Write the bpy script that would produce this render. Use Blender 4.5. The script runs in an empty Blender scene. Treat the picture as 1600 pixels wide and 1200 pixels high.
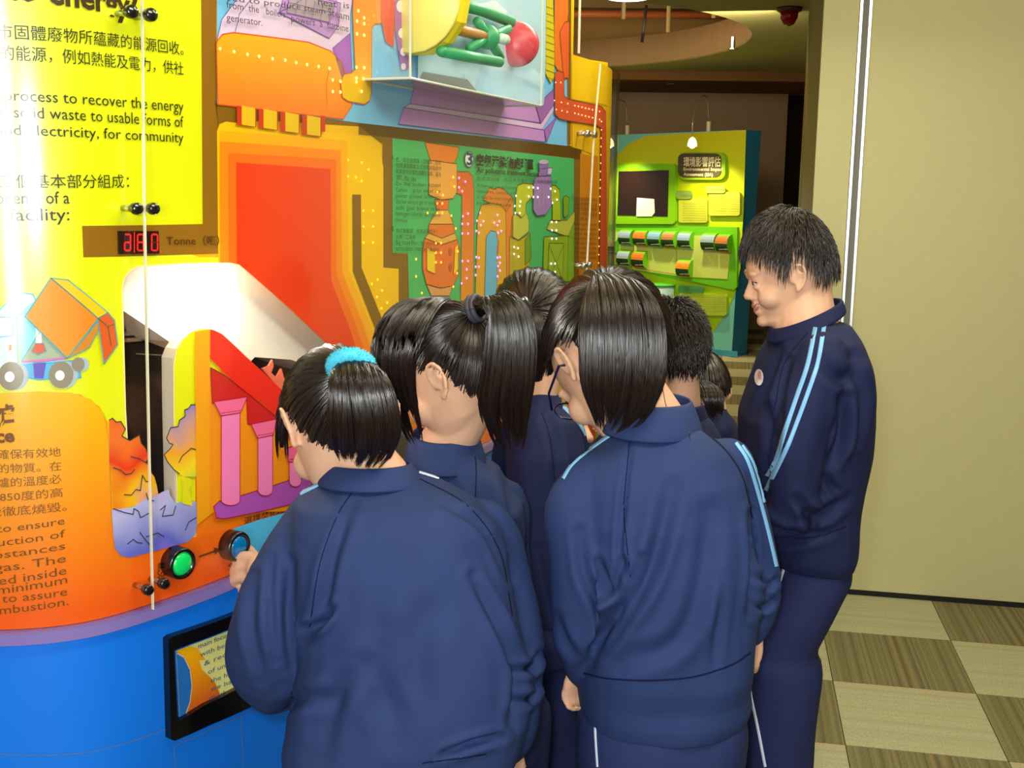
import bpy, bmesh, math, random
import numpy as np
from mathutils import Vector, Matrix, noise
from mathutils.geometry import tessellate_polygon
from mathutils.bvhtree import BVHTree
random.seed(7); rng = np.random.default_rng(7)
PI = math.pi
C = bpy.context.scene.collection

# ------------------------------------------------------------- camera, world, lights, exposure
CAM_H = 1.63; FPX = 1756.0; HOR = 297.0; ROLL = 0.012
PITCH = math.atan((600 - HOR) / FPX)
cam_d = bpy.data.cameras.new('camera'); cam = bpy.data.objects.new('camera', cam_d); C.objects.link(cam)
cam_d.sensor_fit = 'HORIZONTAL'; cam_d.sensor_width = 36.0; cam_d.lens = FPX / 1600 * 36.0
cam_d.clip_start = 0.02
CAMM = Matrix.Rotation(PI/2 - PITCH, 3, 'X') @ Matrix.Rotation(ROLL, 3, 'Z')
M4 = CAMM.to_4x4(); M4.translation = (0, 0, CAM_H); cam.matrix_world = M4
sc = bpy.context.scene; sc.camera = cam
sc.view_settings.view_transform = 'Standard'; sc.view_settings.look = 'None'
sc.view_settings.gamma = 1.0; sc.view_settings.use_curve_mapping = False
sc.view_settings.exposure = 0.0

world = bpy.data.worlds.new('hall_light'); sc.world = world; world.use_nodes = True
bg = world.node_tree.nodes['Background']; bg.inputs[0].default_value = (1.0, 0.93, 0.72, 1); bg.inputs[1].default_value = 0.44

def area(name, loc, target, size, power, col=(1, 1, 1), sy=None, spread=None):
    l = bpy.data.lights.new(name, 'AREA'); l.energy = power; l.color = col
    l.shape = 'RECTANGLE'; l.size = size; l.size_y = sy or size
    if spread: l.spread = spread
    o = bpy.data.objects.new(name, l); C.objects.link(o); o.location = loc
    d = Vector(target) - Vector(loc); o.rotation_euler = d.to_track_quat('-Z', 'Y').to_euler()
    return o
# the camera's flash, just left of and above the lens
fl = bpy.data.lights.new('camera_flash', 'SPOT'); fl.energy = 72; fl.color = (0.90, 0.96, 1.0); fl.shadow_soft_size = 0.035
fl.spot_size = math.radians(95); fl.spot_blend = 0.6
fo = bpy.data.objects.new('camera_flash', fl); C.objects.link(fo); fo.location = (-0.05, 0.0, CAM_H + 0.06)
fo.rotation_euler = Vector((0.0, 1, -0.10)).to_track_quat('-Z', 'Y').to_euler()
# added panel light behind the camera, for the white glow on the curved acrylic
area('glow_fill_behind', (-0.15, -3.6, 1.75), (-0.3, 0, 1.7), 0.85, 90, (0.97, 1.0, 0.92), 2.1)
# added fill lights just under the ceiling, with no fixtures, all out of view
area('fill_light_aisle', (0.9, 2.6, 2.84), (0.7, 2.9, 0), 1.2, 20, (1.0, 0.90, 0.62), 0.6)
area('fill_light_display', (0.5, 1.2, 2.84), (-0.5, 2.6, 1.2), 1.4, 46, (1.0, 0.93, 0.74), 0.8)
area('hair_light_crowd', (0.75, 3.7, 2.84), (0.5, 2.6, 1.2), 1.0, 34, (0.94, 1.0, 0.88), 0.5)  # added to put highlights on the tops of the heads
area('fill_light_back', (1.2, 8.2, 2.84), (1.6, 10.5, 0.8), 1.2, 58, (1.0, 0.86, 0.55), 0.6)  # added to brighten the booth area

# ------------------------------------------------------------- pixel geometry of the photograph
def ray(px, py):
    d = CAMM @ Vector(((px - 800) / FPX, -(py - 600) / FPX, -1.0)); return d
def at(px, py, Y):
    d = ray(px, py); t = Y / d.y; return Vector((d.x * t, Y, CAM_H + d.z * t))
def at_z(px, py, z):
    d = ray(px, py); t = (z - CAM_H) / d.z; return Vector((d.x * t, d.y * t, z))
def mpp(px, py, Y):
    d = ray(px, py); return (Y / d.y) / FPX        # metres per pixel there

# ------------------------------------------------------------- materials
def lin(c):
    return tuple(((v/255)/12.92 if v/255 <= 0.04045 else (((v/255)+0.055)/1.055)**2.4) for v in c)
MATS = {}
def mat(name, rgb, rough=0.5, spec=0.5, metal=0.0, emit=None, estr=0.0, bump=0.0, bscale=200, var=0.0, vscale=8, coat=0.0, sss=0.0, sheen=0.0, srgb=True):
    if name in MATS: return MATS[name]
    m = bpy.data.materials.new(name); m.use_nodes = True; nt = m.node_tree; b = nt.nodes['Principled BSDF']
    col = lin(rgb) if srgb else rgb
    b.inputs['Base Color'].default_value = (*col, 1); b.inputs['Roughness'].default_value = rough
    b.inputs['Specular IOR Level'].default_value = spec; b.inputs['Metallic'].default_value = metal
    if coat: b.inputs['Coat Weight'].default_value = coat; b.inputs['Coat Roughness'].default_value = 0.12
    if sss:
        b.inputs['Subsurface Weight'].default_value = sss; b.inputs['Subsurface Radius'].default_value = (0.012, 0.005, 0.003)
        b.inputs['Subsurface Scale'].default_value = 1.0
    if sheen: b.inputs['Sheen Weight'].default_value = sheen; b.inputs['Sheen Roughness'].default_value = 0.5
    if emit: b.inputs['Emission Color'].default_value = (*lin(emit), 1); b.inputs['Emission Strength'].default_value = estr
    tc = None
    if bump or var:
        tc = nt.nodes.new('ShaderNodeTexCoord')
    if var:
        n = nt.nodes.new('ShaderNodeTexNoise'); n.inputs['Scale'].default_value = vscale; n.inputs['Detail'].default_value = 6
        nt.links.new(tc.outputs['Object'], n.inputs['Vector'])
        mx = nt.nodes.new('ShaderNodeMix'); mx.data_type = 'RGBA'
        mx.inputs[6].default_value = (*[c*(1-var) for c in col], 1); mx.inputs[7].default_value = (*[min(1, c*(1+var)) for c in col], 1)
        nt.links.new(n.outputs['Fac'], mx.inputs[0]); nt.links.new(mx.outputs[2], b.inputs['Base Color'])
    if bump:
        n = nt.nodes.new('ShaderNodeTexNoise'); n.inputs['Scale'].default_value = bscale; n.inputs['Detail'].default_value = 3
        nt.links.new(tc.outputs['Object'], n.inputs['Vector'])
        bp = nt.nodes.new('ShaderNodeBump'); bp.inputs['Strength'].default_value = bump; bp.inputs['Distance'].default_value = 0.002
        nt.links.new(n.outputs['Fac'], bp.inputs['Height']); nt.links.new(bp.outputs[0], b.inputs['Normal'])
    MATS[name] = m; return m
def ink(rgb):                                       # a flat printing ink
    return mat('ink_%d_%d_%d' % tuple(rgb), rgb, rough=0.45, spec=0.25)
def ramp_mat(name, stops, vec=(0, 0, 1), lo=0.0, hi=1.0, rough=0.45, noise_amt=0.0, nscale=3):
    """printed colour gradient along a world direction: value = dot(P, vec) mapped lo..hi"""
    m = bpy.data.materials.new(name); m.use_nodes = True; nt = m.node_tree; b = nt.nodes['Principled BSDF']
    b.inputs['Roughness'].default_value = rough; b.inputs['Specular IOR Level'].default_value = 0.25
    tc = nt.nodes.new('ShaderNodeTexCoord'); d = nt.nodes.new('ShaderNodeVectorMath'); d.operation = 'DOT_PRODUCT'
    d.inputs[1].default_value = vec; nt.links.new(tc.outputs['Object'], d.inputs[0])
    mr = nt.nodes.new('ShaderNodeMapRange'); mr.inputs[1].default_value = lo; mr.inputs[2].default_value = hi
    val = d.outputs['Value']
    if noise_amt:
        n = nt.nodes.new('ShaderNodeTexNoise'); n.inputs['Scale'].default_value = nscale; n.inputs['Detail'].default_value = 1.5
        nt.links.new(tc.outputs['Object'], n.inputs['Vector'])
        a = nt.nodes.new('ShaderNodeMath'); a.operation = 'MULTIPLY_ADD'; a.inputs[1].default_value = noise_amt; nt.links.new(n.outputs['Fac'], a.inputs[0])
        nt.links.new(val, a.inputs[2]); val = a.outputs[0]
    nt.links.new(val, mr.inputs[0]); cr = nt.nodes.new('ShaderNodeValToRGB')
    while len(cr.color_ramp.elements) < len(stops): cr.color_ramp.elements.new(0.5)
    for e, (p, c) in zip(cr.color_ramp.elements, stops): e.position = p; e.color = (*lin(c), 1)
    nt.links.new(mr.outputs[0], cr.inputs[0]); nt.links.new(cr.outputs[0], b.inputs['Base Color'])
    MATS[name] = m; return m
def acrylic(name, tint=(1, 1, 1), rough=0.12, refl=0.9):
    m = bpy.data.materials.new(name); m.use_nodes = True; nt = m.node_tree
    for n in list(nt.nodes): nt.nodes.remove(n)
    o = nt.nodes.new('ShaderNodeOutputMaterial'); t = nt.nodes.new('ShaderNodeBsdfTransparent'); t.inputs[0].default_value = (*tint, 1)
    g = nt.nodes.new('ShaderNodeBsdfGlossy'); g.inputs['Roughness'].default_value = rough; g.inputs[0].default_value = (refl, refl, refl, 1)
    lw = nt.nodes.new('ShaderNodeLayerWeight'); lw.inputs[0].default_value = 0.5      # Schlick reflectance, the same from both sides
    pw = nt.nodes.new('ShaderNodeMath'); pw.operation = 'POWER'; pw.inputs[1].default_value = 5; nt.links.new(lw.outputs['Facing'], pw.inputs[0])
    f = nt.nodes.new('ShaderNodeMath'); f.operation = 'MULTIPLY_ADD'; f.inputs[1].default_value = 0.88; f.inputs[2].default_value = 0.085; nt.links.new(pw.outputs[0], f.inputs[0])
    mx = nt.nodes.new('ShaderNodeMixShader'); nt.links.new(f.outputs[0], mx.inputs[0]); nt.links.new(t.outputs[0], mx.inputs[1]); nt.links.new(g.outputs[0], mx.inputs[2])
    nt.links.new(mx.outputs[0], o.inputs[0]); MATS[name] = m; return m

# ------------------------------------------------------------- object helpers
def link(name, me, mats, parent=None):
    o = bpy.data.objects.new(name, me); C.objects.link(o)
    for m in (mats if isinstance(mats, (list, tuple)) else [mats]): me.materials.append(m)
    if parent is not None:
        o.parent = parent; o.matrix_parent_inverse = parent_inv(parent)
    return o
def parent_inv(p):
    m = Matrix.Translation(p.location) @ p.rotation_euler.to_matrix().to_4x4() if p.type == 'EMPTY' else Matrix.Identity(4)
    if p.parent is not None: return Matrix.Identity(4)   # parts are built in world coordinates, offset held by the inverse
    return m.inverted()
def obj(name, bm, mats, parent=None, smooth=False):
    me = bpy.data.meshes.new(name); bm.to_mesh(me); bm.free()
    if smooth: me.polygons.foreach_set('use_smooth', [True] * len(me.polygons))
    return link(name, me, mats, parent)
def thing(name, label, cat, loc=(0, 0, 0), group=None):
    o = bpy.data.objects.new(name, None); C.objects.link(o); o.location = loc; o.empty_display_size = 0.1
    o['label'] = label; o['category'] = cat
    if group: o['group'] = group
    return o
def struct(o): o['kind'] = 'structure'; return o
def stuff(o): o['kind'] = 'stuff'; return o
def box(bm, x0, x1, y0, y1, z0, z1, mi=0):
    v = [bm.verts.new(p) for p in ((x0,y0,z0),(x1,y0,z0),(x1,y1,z0),(x0,y1,z0),(x0,y0,z1),(x1,y0,z1),(x1,y1,z1),(x0,y1,z1))]
    for f in ((3,2,1,0),(4,5,6,7),(0,1,5,4),(1,2,6,5),(2,3,7,6),(3,0,4,7)):
        bm.faces.new([v[i] for i in f]).material_index = mi
def prism(bm, pts, z0, z1, mi=0):
    a = [bm.verts.new((p[0], p[1], z0)) for p in pts]; b = [bm.verts.new((p[0], p[1], z1)) for p in pts]; n = len(pts)
    bm.faces.new(list(reversed(a))).material_index = mi; bm.faces.new(b).material_index = mi
    for i in range(n): bm.faces.new((a[i], a[(i+1) % n], b[(i+1) % n], b[i])).material_index = mi
    bm.normal_update()
def frame_at(d):
    d = d.normalized(); up = Vector((0, 0, 1)) if abs(d.z) < 0.9 else Vector((1, 0, 0))
    a = d.cross(up).normalized(); return a, a.cross(d).normalized()
def tube(bm, pts, rad, seg=8, cap=True, mi=0, ref=None):
    """loft of round or (ra, rb) elliptical sections along pts; ref: fixed vector giving the ra axis"""
    pts = [Vector(p) for p in pts]; n = len(pts)
    if not isinstance(rad, (list, tuple)): rad = [rad] * n
    rings = []; pa = None
    for i, p in enumerate(pts):
        d = (pts[min(i+1, n-1)] - pts[max(i-1, 0)])
        if d.length < 1e-9: d = Vector((0, 0, 1))
        d.normalize()
        if ref is not None: a = (Vector(ref) - d * d.dot(Vector(ref))).normalized()
        elif pa is None: a, _ = frame_at(d)
        else:
            a = pa - d * d.dot(pa)
            a = a.normalized() if a.length > 1e-6 else frame_at(d)[0]
        pa = a; b = d.cross(a)
        r = rad[i]; ra, rb = r if isinstance(r, (tuple, list)) else (r, r)
        rings.append([bm.verts.new(p + a * (ra*math.cos(2*PI*k/seg)) + b * (rb*math.sin(2*PI*k/seg))) for k in range(seg)])
    for i in range(n-1):
        for k in range(seg):
            bm.faces.new((rings[i][k], rings[i][(k+1) % seg], rings[i+1][(k+1) % seg], rings[i+1][k])).material_index = mi
    if cap:
        bm.faces.new(list(reversed(rings[0]))).material_index = mi; bm.faces.new(rings[-1]).material_index = mi
    return rings
def ball(bm, c, r, u=16, v=10, rot=None, mi=0):
    r = r if isinstance(r, (tuple, list)) else (r, r, r)
    m = Matrix.Translation(Vector(c)) @ (rot.to_4x4() if rot else Matrix.Identity(4)) @ Matrix.Diagonal((*r, 1))
    res = bmesh.ops.create_uvsphere(bm, u_segments=u, v_segments=v, radius=1.0, matrix=m)
    for vv in res['verts']:
        for f in vv.link_faces: f.material_index = mi
def lathe(bm, c, axis, prof, seg=20, mi=0):
    """prof: list of (distance along axis, radius)"""
    ax = Vector(axis).normalized(); a, b = frame_at(ax); c = Vector(c); rings = []
    for h, r in prof:
        rings.append([bm.verts.new(c + ax*h + a*(r*math.cos(2*PI*k/seg)) + b*(r*math.sin(2*PI*k/seg))) for k in range(seg)] if r > 1e-6 else [bm.verts.new(c + ax*h)])
    for i in range(len(rings)-1):
        A, B = rings[i], rings[i+1]
        for k in range(seg):
            k2 = (k+1) % seg
            if len(A) == 1 and len(B) == 1: continue
            if len(A) == 1: f = bm.faces.new((A[0], B[k2], B[k]))
            elif len(B) == 1: f = bm.faces.new((A[k], A[k2], B[0]))
            else: f = bm.faces.new((A[k], A[k2], B[k2], B[k]))
            f.material_index = mi
def catmull(P, n):
    P = [np.array(p, float) for p in P]; P = [2*P[0]-P[1]] + P + [2*P[-1]-P[-2]]; out = []
    for i in range(1, len(P)-2):
        for k in range(n):
            t = k / n
            out.append(0.5*((2*P[i]) + (-P[i-1]+P[i+1])*t + (2*P[i-1]-5*P[i]+4*P[i+1]-P[i+2])*t*t + (-P[i-1]+3*P[i]-3*P[i+1]+P[i+2])*t**3))
    out.append(P[-2]); return out
def resample(pts, step):
    P = np.array(pts, float); d = np.r_[0, np.cumsum(np.linalg.norm(np.diff(P, axis=0), axis=1))]; n = max(2, int(round(d[-1]/step))+1)
    s = np.linspace(0, d[-1], n); return np.stack([np.interp(s, d, P[:, k]) for k in range(P.shape[1])], 1)

# ------------------------------------------------------------- text to flat triangles
_tc = {}
def text_tris(body, bold=0.0):
    key = (body, bold)
    if key in _tc: return _tc[key]
    cu = bpy.data.curves.new('lettering', 'FONT'); cu.body = body; cu.resolution_u = 2; cu.fill_mode = 'FRONT'; cu.offset = bold
    o = bpy.data.objects.new('lettering', cu); C.objects.link(o)
    me = o.to_mesh(); me.calc_loop_triangles()
    V = np.array([(v.co.x, v.co.y) for v in me.vertices]) if len(me.vertices) else np.zeros((0, 2))
    T = [tuple(t.vertices) for t in me.loop_triangles]
    o.to_mesh_clear(); bpy.data.objects.remove(o); bpy.data.curves.remove(cu)
    _tc[key] = (V, T); return _tc[key]
def tex_fit(V):
    return V[:, 0].min(), V[:, 0].max()
# ------------------------------------------------------------- the room
CEIL = 2.88
def carpet_mat():
    m = bpy.data.materials.new('carpet_tiles'); m.use_nodes = True; nt = m.node_tree; N = nt.nodes; L = nt.links
    b = N['Principled BSDF']; b.inputs['Roughness'].default_value = 0.95; b.inputs['Specular IOR Level'].default_value = 0.1
    tc = N.new('ShaderNodeTexCoord'); oi = N.new('ShaderNodeAttribute'); oi.attribute_name = 'tint'; oi.attribute_type = 'GEOMETRY'
    sep = N.new('ShaderNodeSeparateXYZ'); L.new(tc.outputs['UV'], sep.inputs[0])
    # dark tiles: lengthwise stripes; light tiles: fine crosswise ribs
    n1 = N.new('ShaderNodeTexNoise'); n1.noise_dimensions = '1D'; n1.inputs['Scale'].default_value = 26; n1.inputs['Detail'].default_value = 3; L.new(sep.outputs[0], n1.inputs['W'])
    n2 = N.new('ShaderNodeTexNoise'); n2.noise_dimensions = '1D'; n2.inputs['Scale'].default_value = 14; n2.inputs['Detail'].default_value = 4; L.new(sep.outputs[1], n2.inputs['W'])
    fine = N.new('ShaderNodeTexNoise'); fine.inputs['Scale'].default_value = 190; fine.inputs['Detail'].default_value = 2; L.new(tc.outputs['Object'], fine.inputs['Vector'])
    r1 = N.new('ShaderNodeValToRGB'); e = r1.color_ramp.elements; e[0].position = 0.33; e[0].color = (*lin((112, 105, 72)), 1); e[1].position = 0.62; e[1].color = (*lin((142, 134, 94)), 1)
    x = e.new(0.7); x.color = (*lin((150, 130, 86)), 1)
    r2 = N.new('ShaderNodeValToRGB'); e = r2.color_ramp.elements; e[0].position = 0.3; e[0].color = (*lin((176, 172, 132)), 1); e[1].position = 0.6; e[1].color = (*lin((190, 185, 144)), 1)
    x = e.new(0.68); x.color = (*lin((194, 176, 130)), 1)
    L.new(n1.outputs['Fac'], r1.inputs[0]); L.new(n2.outputs['Fac'], r2.inputs[0])
    mx = N.new('ShaderNodeMix'); mx.data_type = 'RGBA'; L.new(oi.outputs['Fac'], mx.inputs[0]); L.new(r2.outputs[0], mx.inputs[6]); L.new(r1.outputs[0], mx.inputs[7])
    mu = N.new('ShaderNodeMix'); mu.data_type = 'RGBA'; mu.blend_type = 'MULTIPLY'; mu.inputs[0].default_value = 1.0
    mr = N.new('ShaderNodeMapRange'); mr.inputs[1].default_value = 0.25; mr.inputs[2].default_value = 0.75; mr.inputs[3].default_value = 0.72; mr.inputs[4].default_value = 1.2
    L.new(fine.outputs['Fac'], mr.inputs[0]); L.new(mx.outputs[2], mu.inputs[6]); L.new(mr.outputs[0], mu.inputs[7]); L.new(mu.outputs[2], b.inputs['Base Color'])
    bp = N.new('ShaderNodeBump'); bp.inputs['Strength'].default_value = 0.6; bp.inputs['Distance'].default_value = 0.004
    L.new(fine.outputs['Fac'], bp.inputs['Height']); L.new(bp.outputs[0], b.inputs['Normal'])
    return m
CARP = carpet_mat()
bm = bmesh.new(); box(bm, -4, 6, -2.5, 16, -0.1, -0.008)
floor = struct(obj('floor', bm, mat('screed', (90, 86, 60), 0.9)))
# carpet tiles follow the grid seen beside the partition
A0 = at_z(1285.5, 984, 0); B0 = at_z(1485, 1000.5, 0)
gx = (B0 - A0).normalized(); gy = Vector((-gx.y, gx.x, 0)); TS = 0.46
tile_meshes = []
def tile_mesh(dark):
    me = bpy.data.meshes.new('carpet_tile'); b = bmesh.new(); g = 0.0015
    v = [b.verts.new((x, y, z)) for z in (0.0, -0.008) for x, y in ((g, g), (TS-g, g), (TS-g, TS-g), (g, TS-g))]
    f = b.faces.new(v[:4]); uv = b.loops.layers.uv.new('UVMap')
    for lp in f.loops: lp[uv].uv = (lp.vert.co.x/TS, lp.vert.co.y/TS)
    for i in range(4): b.faces.new((v[i], v[4+i], v[4+(i+1) % 4], v[(i+1) % 4]))
    b.to_mesh(me); b.free(); a = me.attributes.new('tint', 'FLOAT', 'FACE'); a.data.foreach_set('value', [dark]*len(me.polygons))
    me.materials.append(CARP); return me
TM = {1: tile_mesh(1.0), 0: tile_mesh(0.0)}
ang = math.atan2(gx.y, gx.x); far_bm = {0: [], 1: []}
for i in range(-8, 10):
    for j in range(-6, 26):
        o3 = A0 + gx*(i*TS) + gy*((j-1)*TS); c3 = o3 + gx*TS/2 + gy*TS/2
        if not (c3.y < 14.5 and -1.2 < c3.x < 0.32*c3.y + 1.4 and c3.y > 0.9): continue
        dark = 1 if (i + j) % 2 == 0 else 0
        if j <= 9:
            t = bpy.data.objects.new('carpet_tile', TM[dark]); C.objects.link(t); t.location = o3; t.rotation_euler = (0, 0, ang); t.parent = floor
        else: far_bm[dark].append(o3)
for dark in (0, 1):
    b = bmesh.new(); uv = b.loops.layers.uv.new('UVMap')
    for o3 in far_bm[dark]:
        q = [o3 + gx*a*TS*0.997 + gy*c*TS*0.997 for a, c in ((0, 0), (1, 0), (1, 1), (0, 1))]; lo = [p + Vector((0, 0, -0.008)) for p in q]
        V = [b.verts.new(p) for p in q]; W = [b.verts.new(p) for p in lo]; f = b.faces.new(V)
        for lp, t in zip(f.loops, ((0, 0), (1, 0), (1, 1), (0, 1))): lp[uv].uv = t
        for k in range(4): b.faces.new((V[k], W[k], W[(k+1) % 4], V[(k+1) % 4]))
    me = bpy.data.meshes.new('far_carpet_tiles'); b.to_mesh(me); b.free()
    a = me.attributes.new('tint', 'FLOAT', 'FACE'); a.data.foreach_set('value', [float(dark)]*len(me.polygons))
    stuff(link('far_carpet_tiles', me, CARP, floor))

# ceiling with its round opening, raised soffit and services above
wallm = mat('ceiling_paint', (178, 172, 110), 0.9, 0.2, var=0.04, vscale=2)
EC = Vector((-0.1, 9.9, 0)); ERX, ERY = 2.05, 2.3
ell = [(EC.x + ERX*math.cos(2*PI*k/64), EC.y + ERY*math.sin(2*PI*k/64)) for k in range(64)]
rect = [(-4, -2.5), (6, -2.5), (6, 16), (-4, 16)]
def holed_plate(bm, outer, hole, z0, z1):
    O = [Vector((*p, 0)) for p in outer]; Hh = [Vector((*p, 0)) for p in hole]; A = O + Hh
    tr = tessellate_polygon([O, Hh])
    for z in (z0, z1):
        V = [bm.verts.new((p.x, p.y, z)) for p in A]
        for t in tr:
            try: bm.faces.new([V[i] for i in t])
            except ValueError: pass
        if z == z0: L0 = V
    for lo, hi in ((0, len(O)), (len(O), len(A))):
        n = hi-lo
        for k in range(n): bm.faces.new((L0[lo+k], L0[lo+(k+1) % n], V[lo+(k+1) % n], V[lo+k]))
bm = bmesh.new(); holed_plate(bm, rect, ell, CEIL, CEIL+0.012)
ceiling = struct(obj('ceiling', bm, wallm))
bm = bmesh.new()
for k in range(64):
    a, b2 = ell[k], ell[(k+1) % 64]; s = 1.012
    def sc_(p, f): return (EC.x+(p[0]-EC.x)*f, EC.y+(p[1]-EC.y)*f)
    for f0, f1 in ((1.0, s),):
        q = [(*a, CEIL-0.0), (*b2, CEIL), (*b2, CEIL+0.28), (*a, CEIL+0.28)]
        q2 = [(*sc_(a, s), CEIL+0.012), (*sc_(b2, s), CEIL+0.012), (*sc_(b2, s), CEIL+0.28), (*sc_(a, s), CEIL+0.28)]
        V = [bm.verts.new(p) for p in q]; W = [bm.verts.new(p) for p in q2]
        bm.faces.new(V); bm.faces.new(list(reversed(W))); bm.faces.new((V[3], V[2], W[2], W[3]))
obj('opening_fascia', bm, mat('fascia_paint', (165, 140, 105), 0.85, 0.2), ceiling, True)
bm = bmesh.new(); box(bm, -4, 6, 2, 15.1, 3.75, 3.85); box(bm, -4, 6, 13.0, 13.1, CEIL+0.02, 3.75); struct(obj('ceiling_slab', bm, mat('slab_concrete', (200, 160, 95), 0.9, var=0.15, vscale=1.5), ceiling))
beam = mat('beam_grey', (120, 105, 70), 0.7); pipe = mat('pipe_copper', (150, 80, 40), 0.5)
for y in (8.2, 9.4, 10.6, 11.8):
    bm = bmesh.new(); box(bm, -3.5, 4, y, y+0.14, 3.45, 3.72); obj('beam', bm, beam, ceiling)
for y, z in ((8.9, 3.35), (10.1, 3.5), (11.2, 3.3)):
    bm = bmesh.new(); tube(bm, [(-3.5, y, z), (4, y, z)], 0.035, 10); obj('service_pipe', bm, pipe, ceiling, True)
for x, y in ((0.85, 9.3), (1.3, 10.0), (0.4, 10.4), (1.55, 9.2)):
    bm = bmesh.new(); tube(bm, [(x, y, CEIL+0.1), (x, y, 3.75)], 0.018, 8); obj('hanger_rod', bm, beam, ceiling, True)
bm = bmesh.new(); tube(bm, [at(1003, 66, 9.8), at(1010, 8, 9.8)], 0.014, 6); obj('black_strut', bm, mat('strut_black', (20, 18, 15), 0.6), ceiling, True)
area('service_void_light', (0.2, 9.9, 3.1), (0.4, 10.2, 4), 2.0, 24, (1.0, 0.62, 0.25))
# sprinklers
for px, py, Y in ((1143, 112, 9.5), (1048, 135, 12.5)):
    p = at(px, py, Y); bm = bmesh.new(); tube(bm, [(p.x, Y, CEIL), (p.x, Y, CEIL-0.09)], 0.02, 8); lathe(bm, (p.x, Y, CEIL-0.09), (0, 0, -1), [(0, 0.02), (0.004, 0.045), (0.01, 0.045), (0.012, 0.0)], 10)
    obj('sprinkler', bm, mat('chrome', (205, 205, 200), 0.25, metal=1.0), ceiling)
# red dome detector
p = at(1231, 66, 8.0); p.z = CEIL
t = thing('dome_detector', 'small red dome detector under the ceiling right of the round opening', 'detector', p)
bm = bmesh.new(); lathe(bm, p, (0, 0, -1), [(0, 0.0), (0.0, 0.085), (0.02, 0.085), (0.03, 0.07), (0.03, 0.0)], 20); obj('mount', bm, mat('detector_base', (90, 40, 30), 0.5), t, True)
bm = bmesh.new(); lathe(bm, p, (0, 0, -1), [(0.03, 0.0), (0.03, 0.062), (0.07, 0.058), (0.11, 0.035), (0.125, 0.0)], 20); obj('dome', bm, mat('detector_red', (150, 16, 20), 0.25), t, True)
# pendant lamp
p = at(981, -6, 5.6)
t = thing('pendant_lamp', 'round white glowing pendant lamp hanging at the top edge of the photo', 'lamp', (p.x, p.y, p.z))
bm = bmesh.new(); lathe(bm, p, (0, 0, 1), [(0.0, 0.0), (0.0, 0.125), (0.01, 0.13), (0.06, 0.12), (0.16, 0.06), (0.2, 0.03), (0.2, 0.0)], 32); obj('lamp_shade', bm, mat('shade_teal', (120, 200, 190), 0.4), t, True)
bm = bmesh.new(); lathe(bm, p, (0, 0, 1), [(-0.012, 0.0), (-0.010, 0.10), (-0.001, 0.122), (-0.001, 0.0)], 32); obj('diffuser', bm, mat('lamp_diffuser', (255, 255, 245), 0.5, emit=(255, 255, 245), estr=6), t, True)
bm = bmesh.new(); tube(bm, [(p.x, p.y, p.z+0.2), (p.x, p.y, 3.75)], 0.006, 6); obj('flex', bm, mat('flex_grey', (80, 80, 75), 0.6), t)

# back wall, with the dark gap to its right
bm = bmesh.new(); q = at(1224, 300, 13.6); box(bm, -3.5, q.x, 13.6, 13.75, -0.008, CEIL); struct(obj('wall_back', bm, mat('wall_taupe', (158, 132, 105), 0.9, 0.2)))
bm = bmesh.new(); box(bm, -4, 6, 15.0, 15.1, -0.008, CEIL); struct(obj('wall_far', bm, mat('wall_dark', (70, 52, 34), 0.9, 0.2)))
bm = bmesh.new(); box(bm, -3.5, q.x+0.8, 12.1, 13.6, CEIL-0.10, CEIL); struct(obj('trim_1', bm, mat('bulkhead', (120, 84, 48), 0.9, 0.2)))
bm = bmesh.new(); box(bm, 4.6, 4.7, -2.5, 15, -0.008, CEIL); struct(obj('wall_right', bm, mat('wall_dim', (120, 100, 60), 0.9, 0.2)))
# column with a bright satin face
p = at(1282, 400, 7.0)
bm = bmesh.new(); lathe(bm, (p.x, p.y, -0.008), (0, 0, 1), [(0, 0), (0, 0.15), (CEIL+0.008, 0.15), (CEIL+0.008, 0)], 40)
struct(obj('column', bm, mat('column_satin', (214, 196, 120), 0.28, 0.8), None, True))
# folding partition: two leaves with the aluminium post between them
S0 = at_z(1296, 926, 0); S1 = at_z(1600, 950, 0); pd = (S1 - S0).normalized(); pn = Vector((-pd.y, pd.x, 0))
fab = mat('partition_fabric', (202, 195, 146), 0.9, 0.15, bump=0.25, bscale=260, var=0.03, vscale=30)
PH = CEIL
def leaf(a, b, name='partition_leaf', z0=0.022, th=0.05, m=fab):
    bm = bmesh.new(); A, B = S0 + pd*a, S0 + pd*b
    prism(bm, [(A.x, A.y), (B.x, B.y), (B.x+pn.x*th, B.y+pn.y*th), (A.x+pn.x*th, A.y+pn.y*th)], z0, PH); return bm
part = struct(obj('wall_partition', leaf(0.024, 2.4), fab))
obj('partition_leaf', leaf(-0.155, -0.024), fab, part)
alu = mat('aluminium', (205, 205, 205), 0.3, metal=0.9)
for a, b in ((-0.022, -0.012), (0.012, 0.022)):
    bm = bmesh.new(); A, B = S0 + pd*a - pn*0.008, S0 + pd*b - pn*0.008
    prism(bm, [(A.x, A.y), (B.x, B.y), (B.x+pn.x*.06, B.y+pn.y*.06), (A.x+pn.x*.06, A.y+pn.y*.06)], 0.022, PH); obj('edge_profile', bm, alu, part)
bm = bmesh.new(); A, B = S0 + pd*-0.012 + pn*0.004, S0 + pd*0.012 + pn*0.004
prism(bm, [(A.x, A.y), (B.x, B.y), (B.x+pn.x*.03, B.y+pn.y*.03), (A.x+pn.x*.03, A.y+pn.y*.03)], 0.022, PH); obj('seam_gasket', bm, mat('gasket', (120, 118, 110), 0.6), part)
bm = bmesh.new(); A, B = S0 + pd*-0.155 - pn*0.002, S0 + pd*2.4 - pn*0.002
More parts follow.
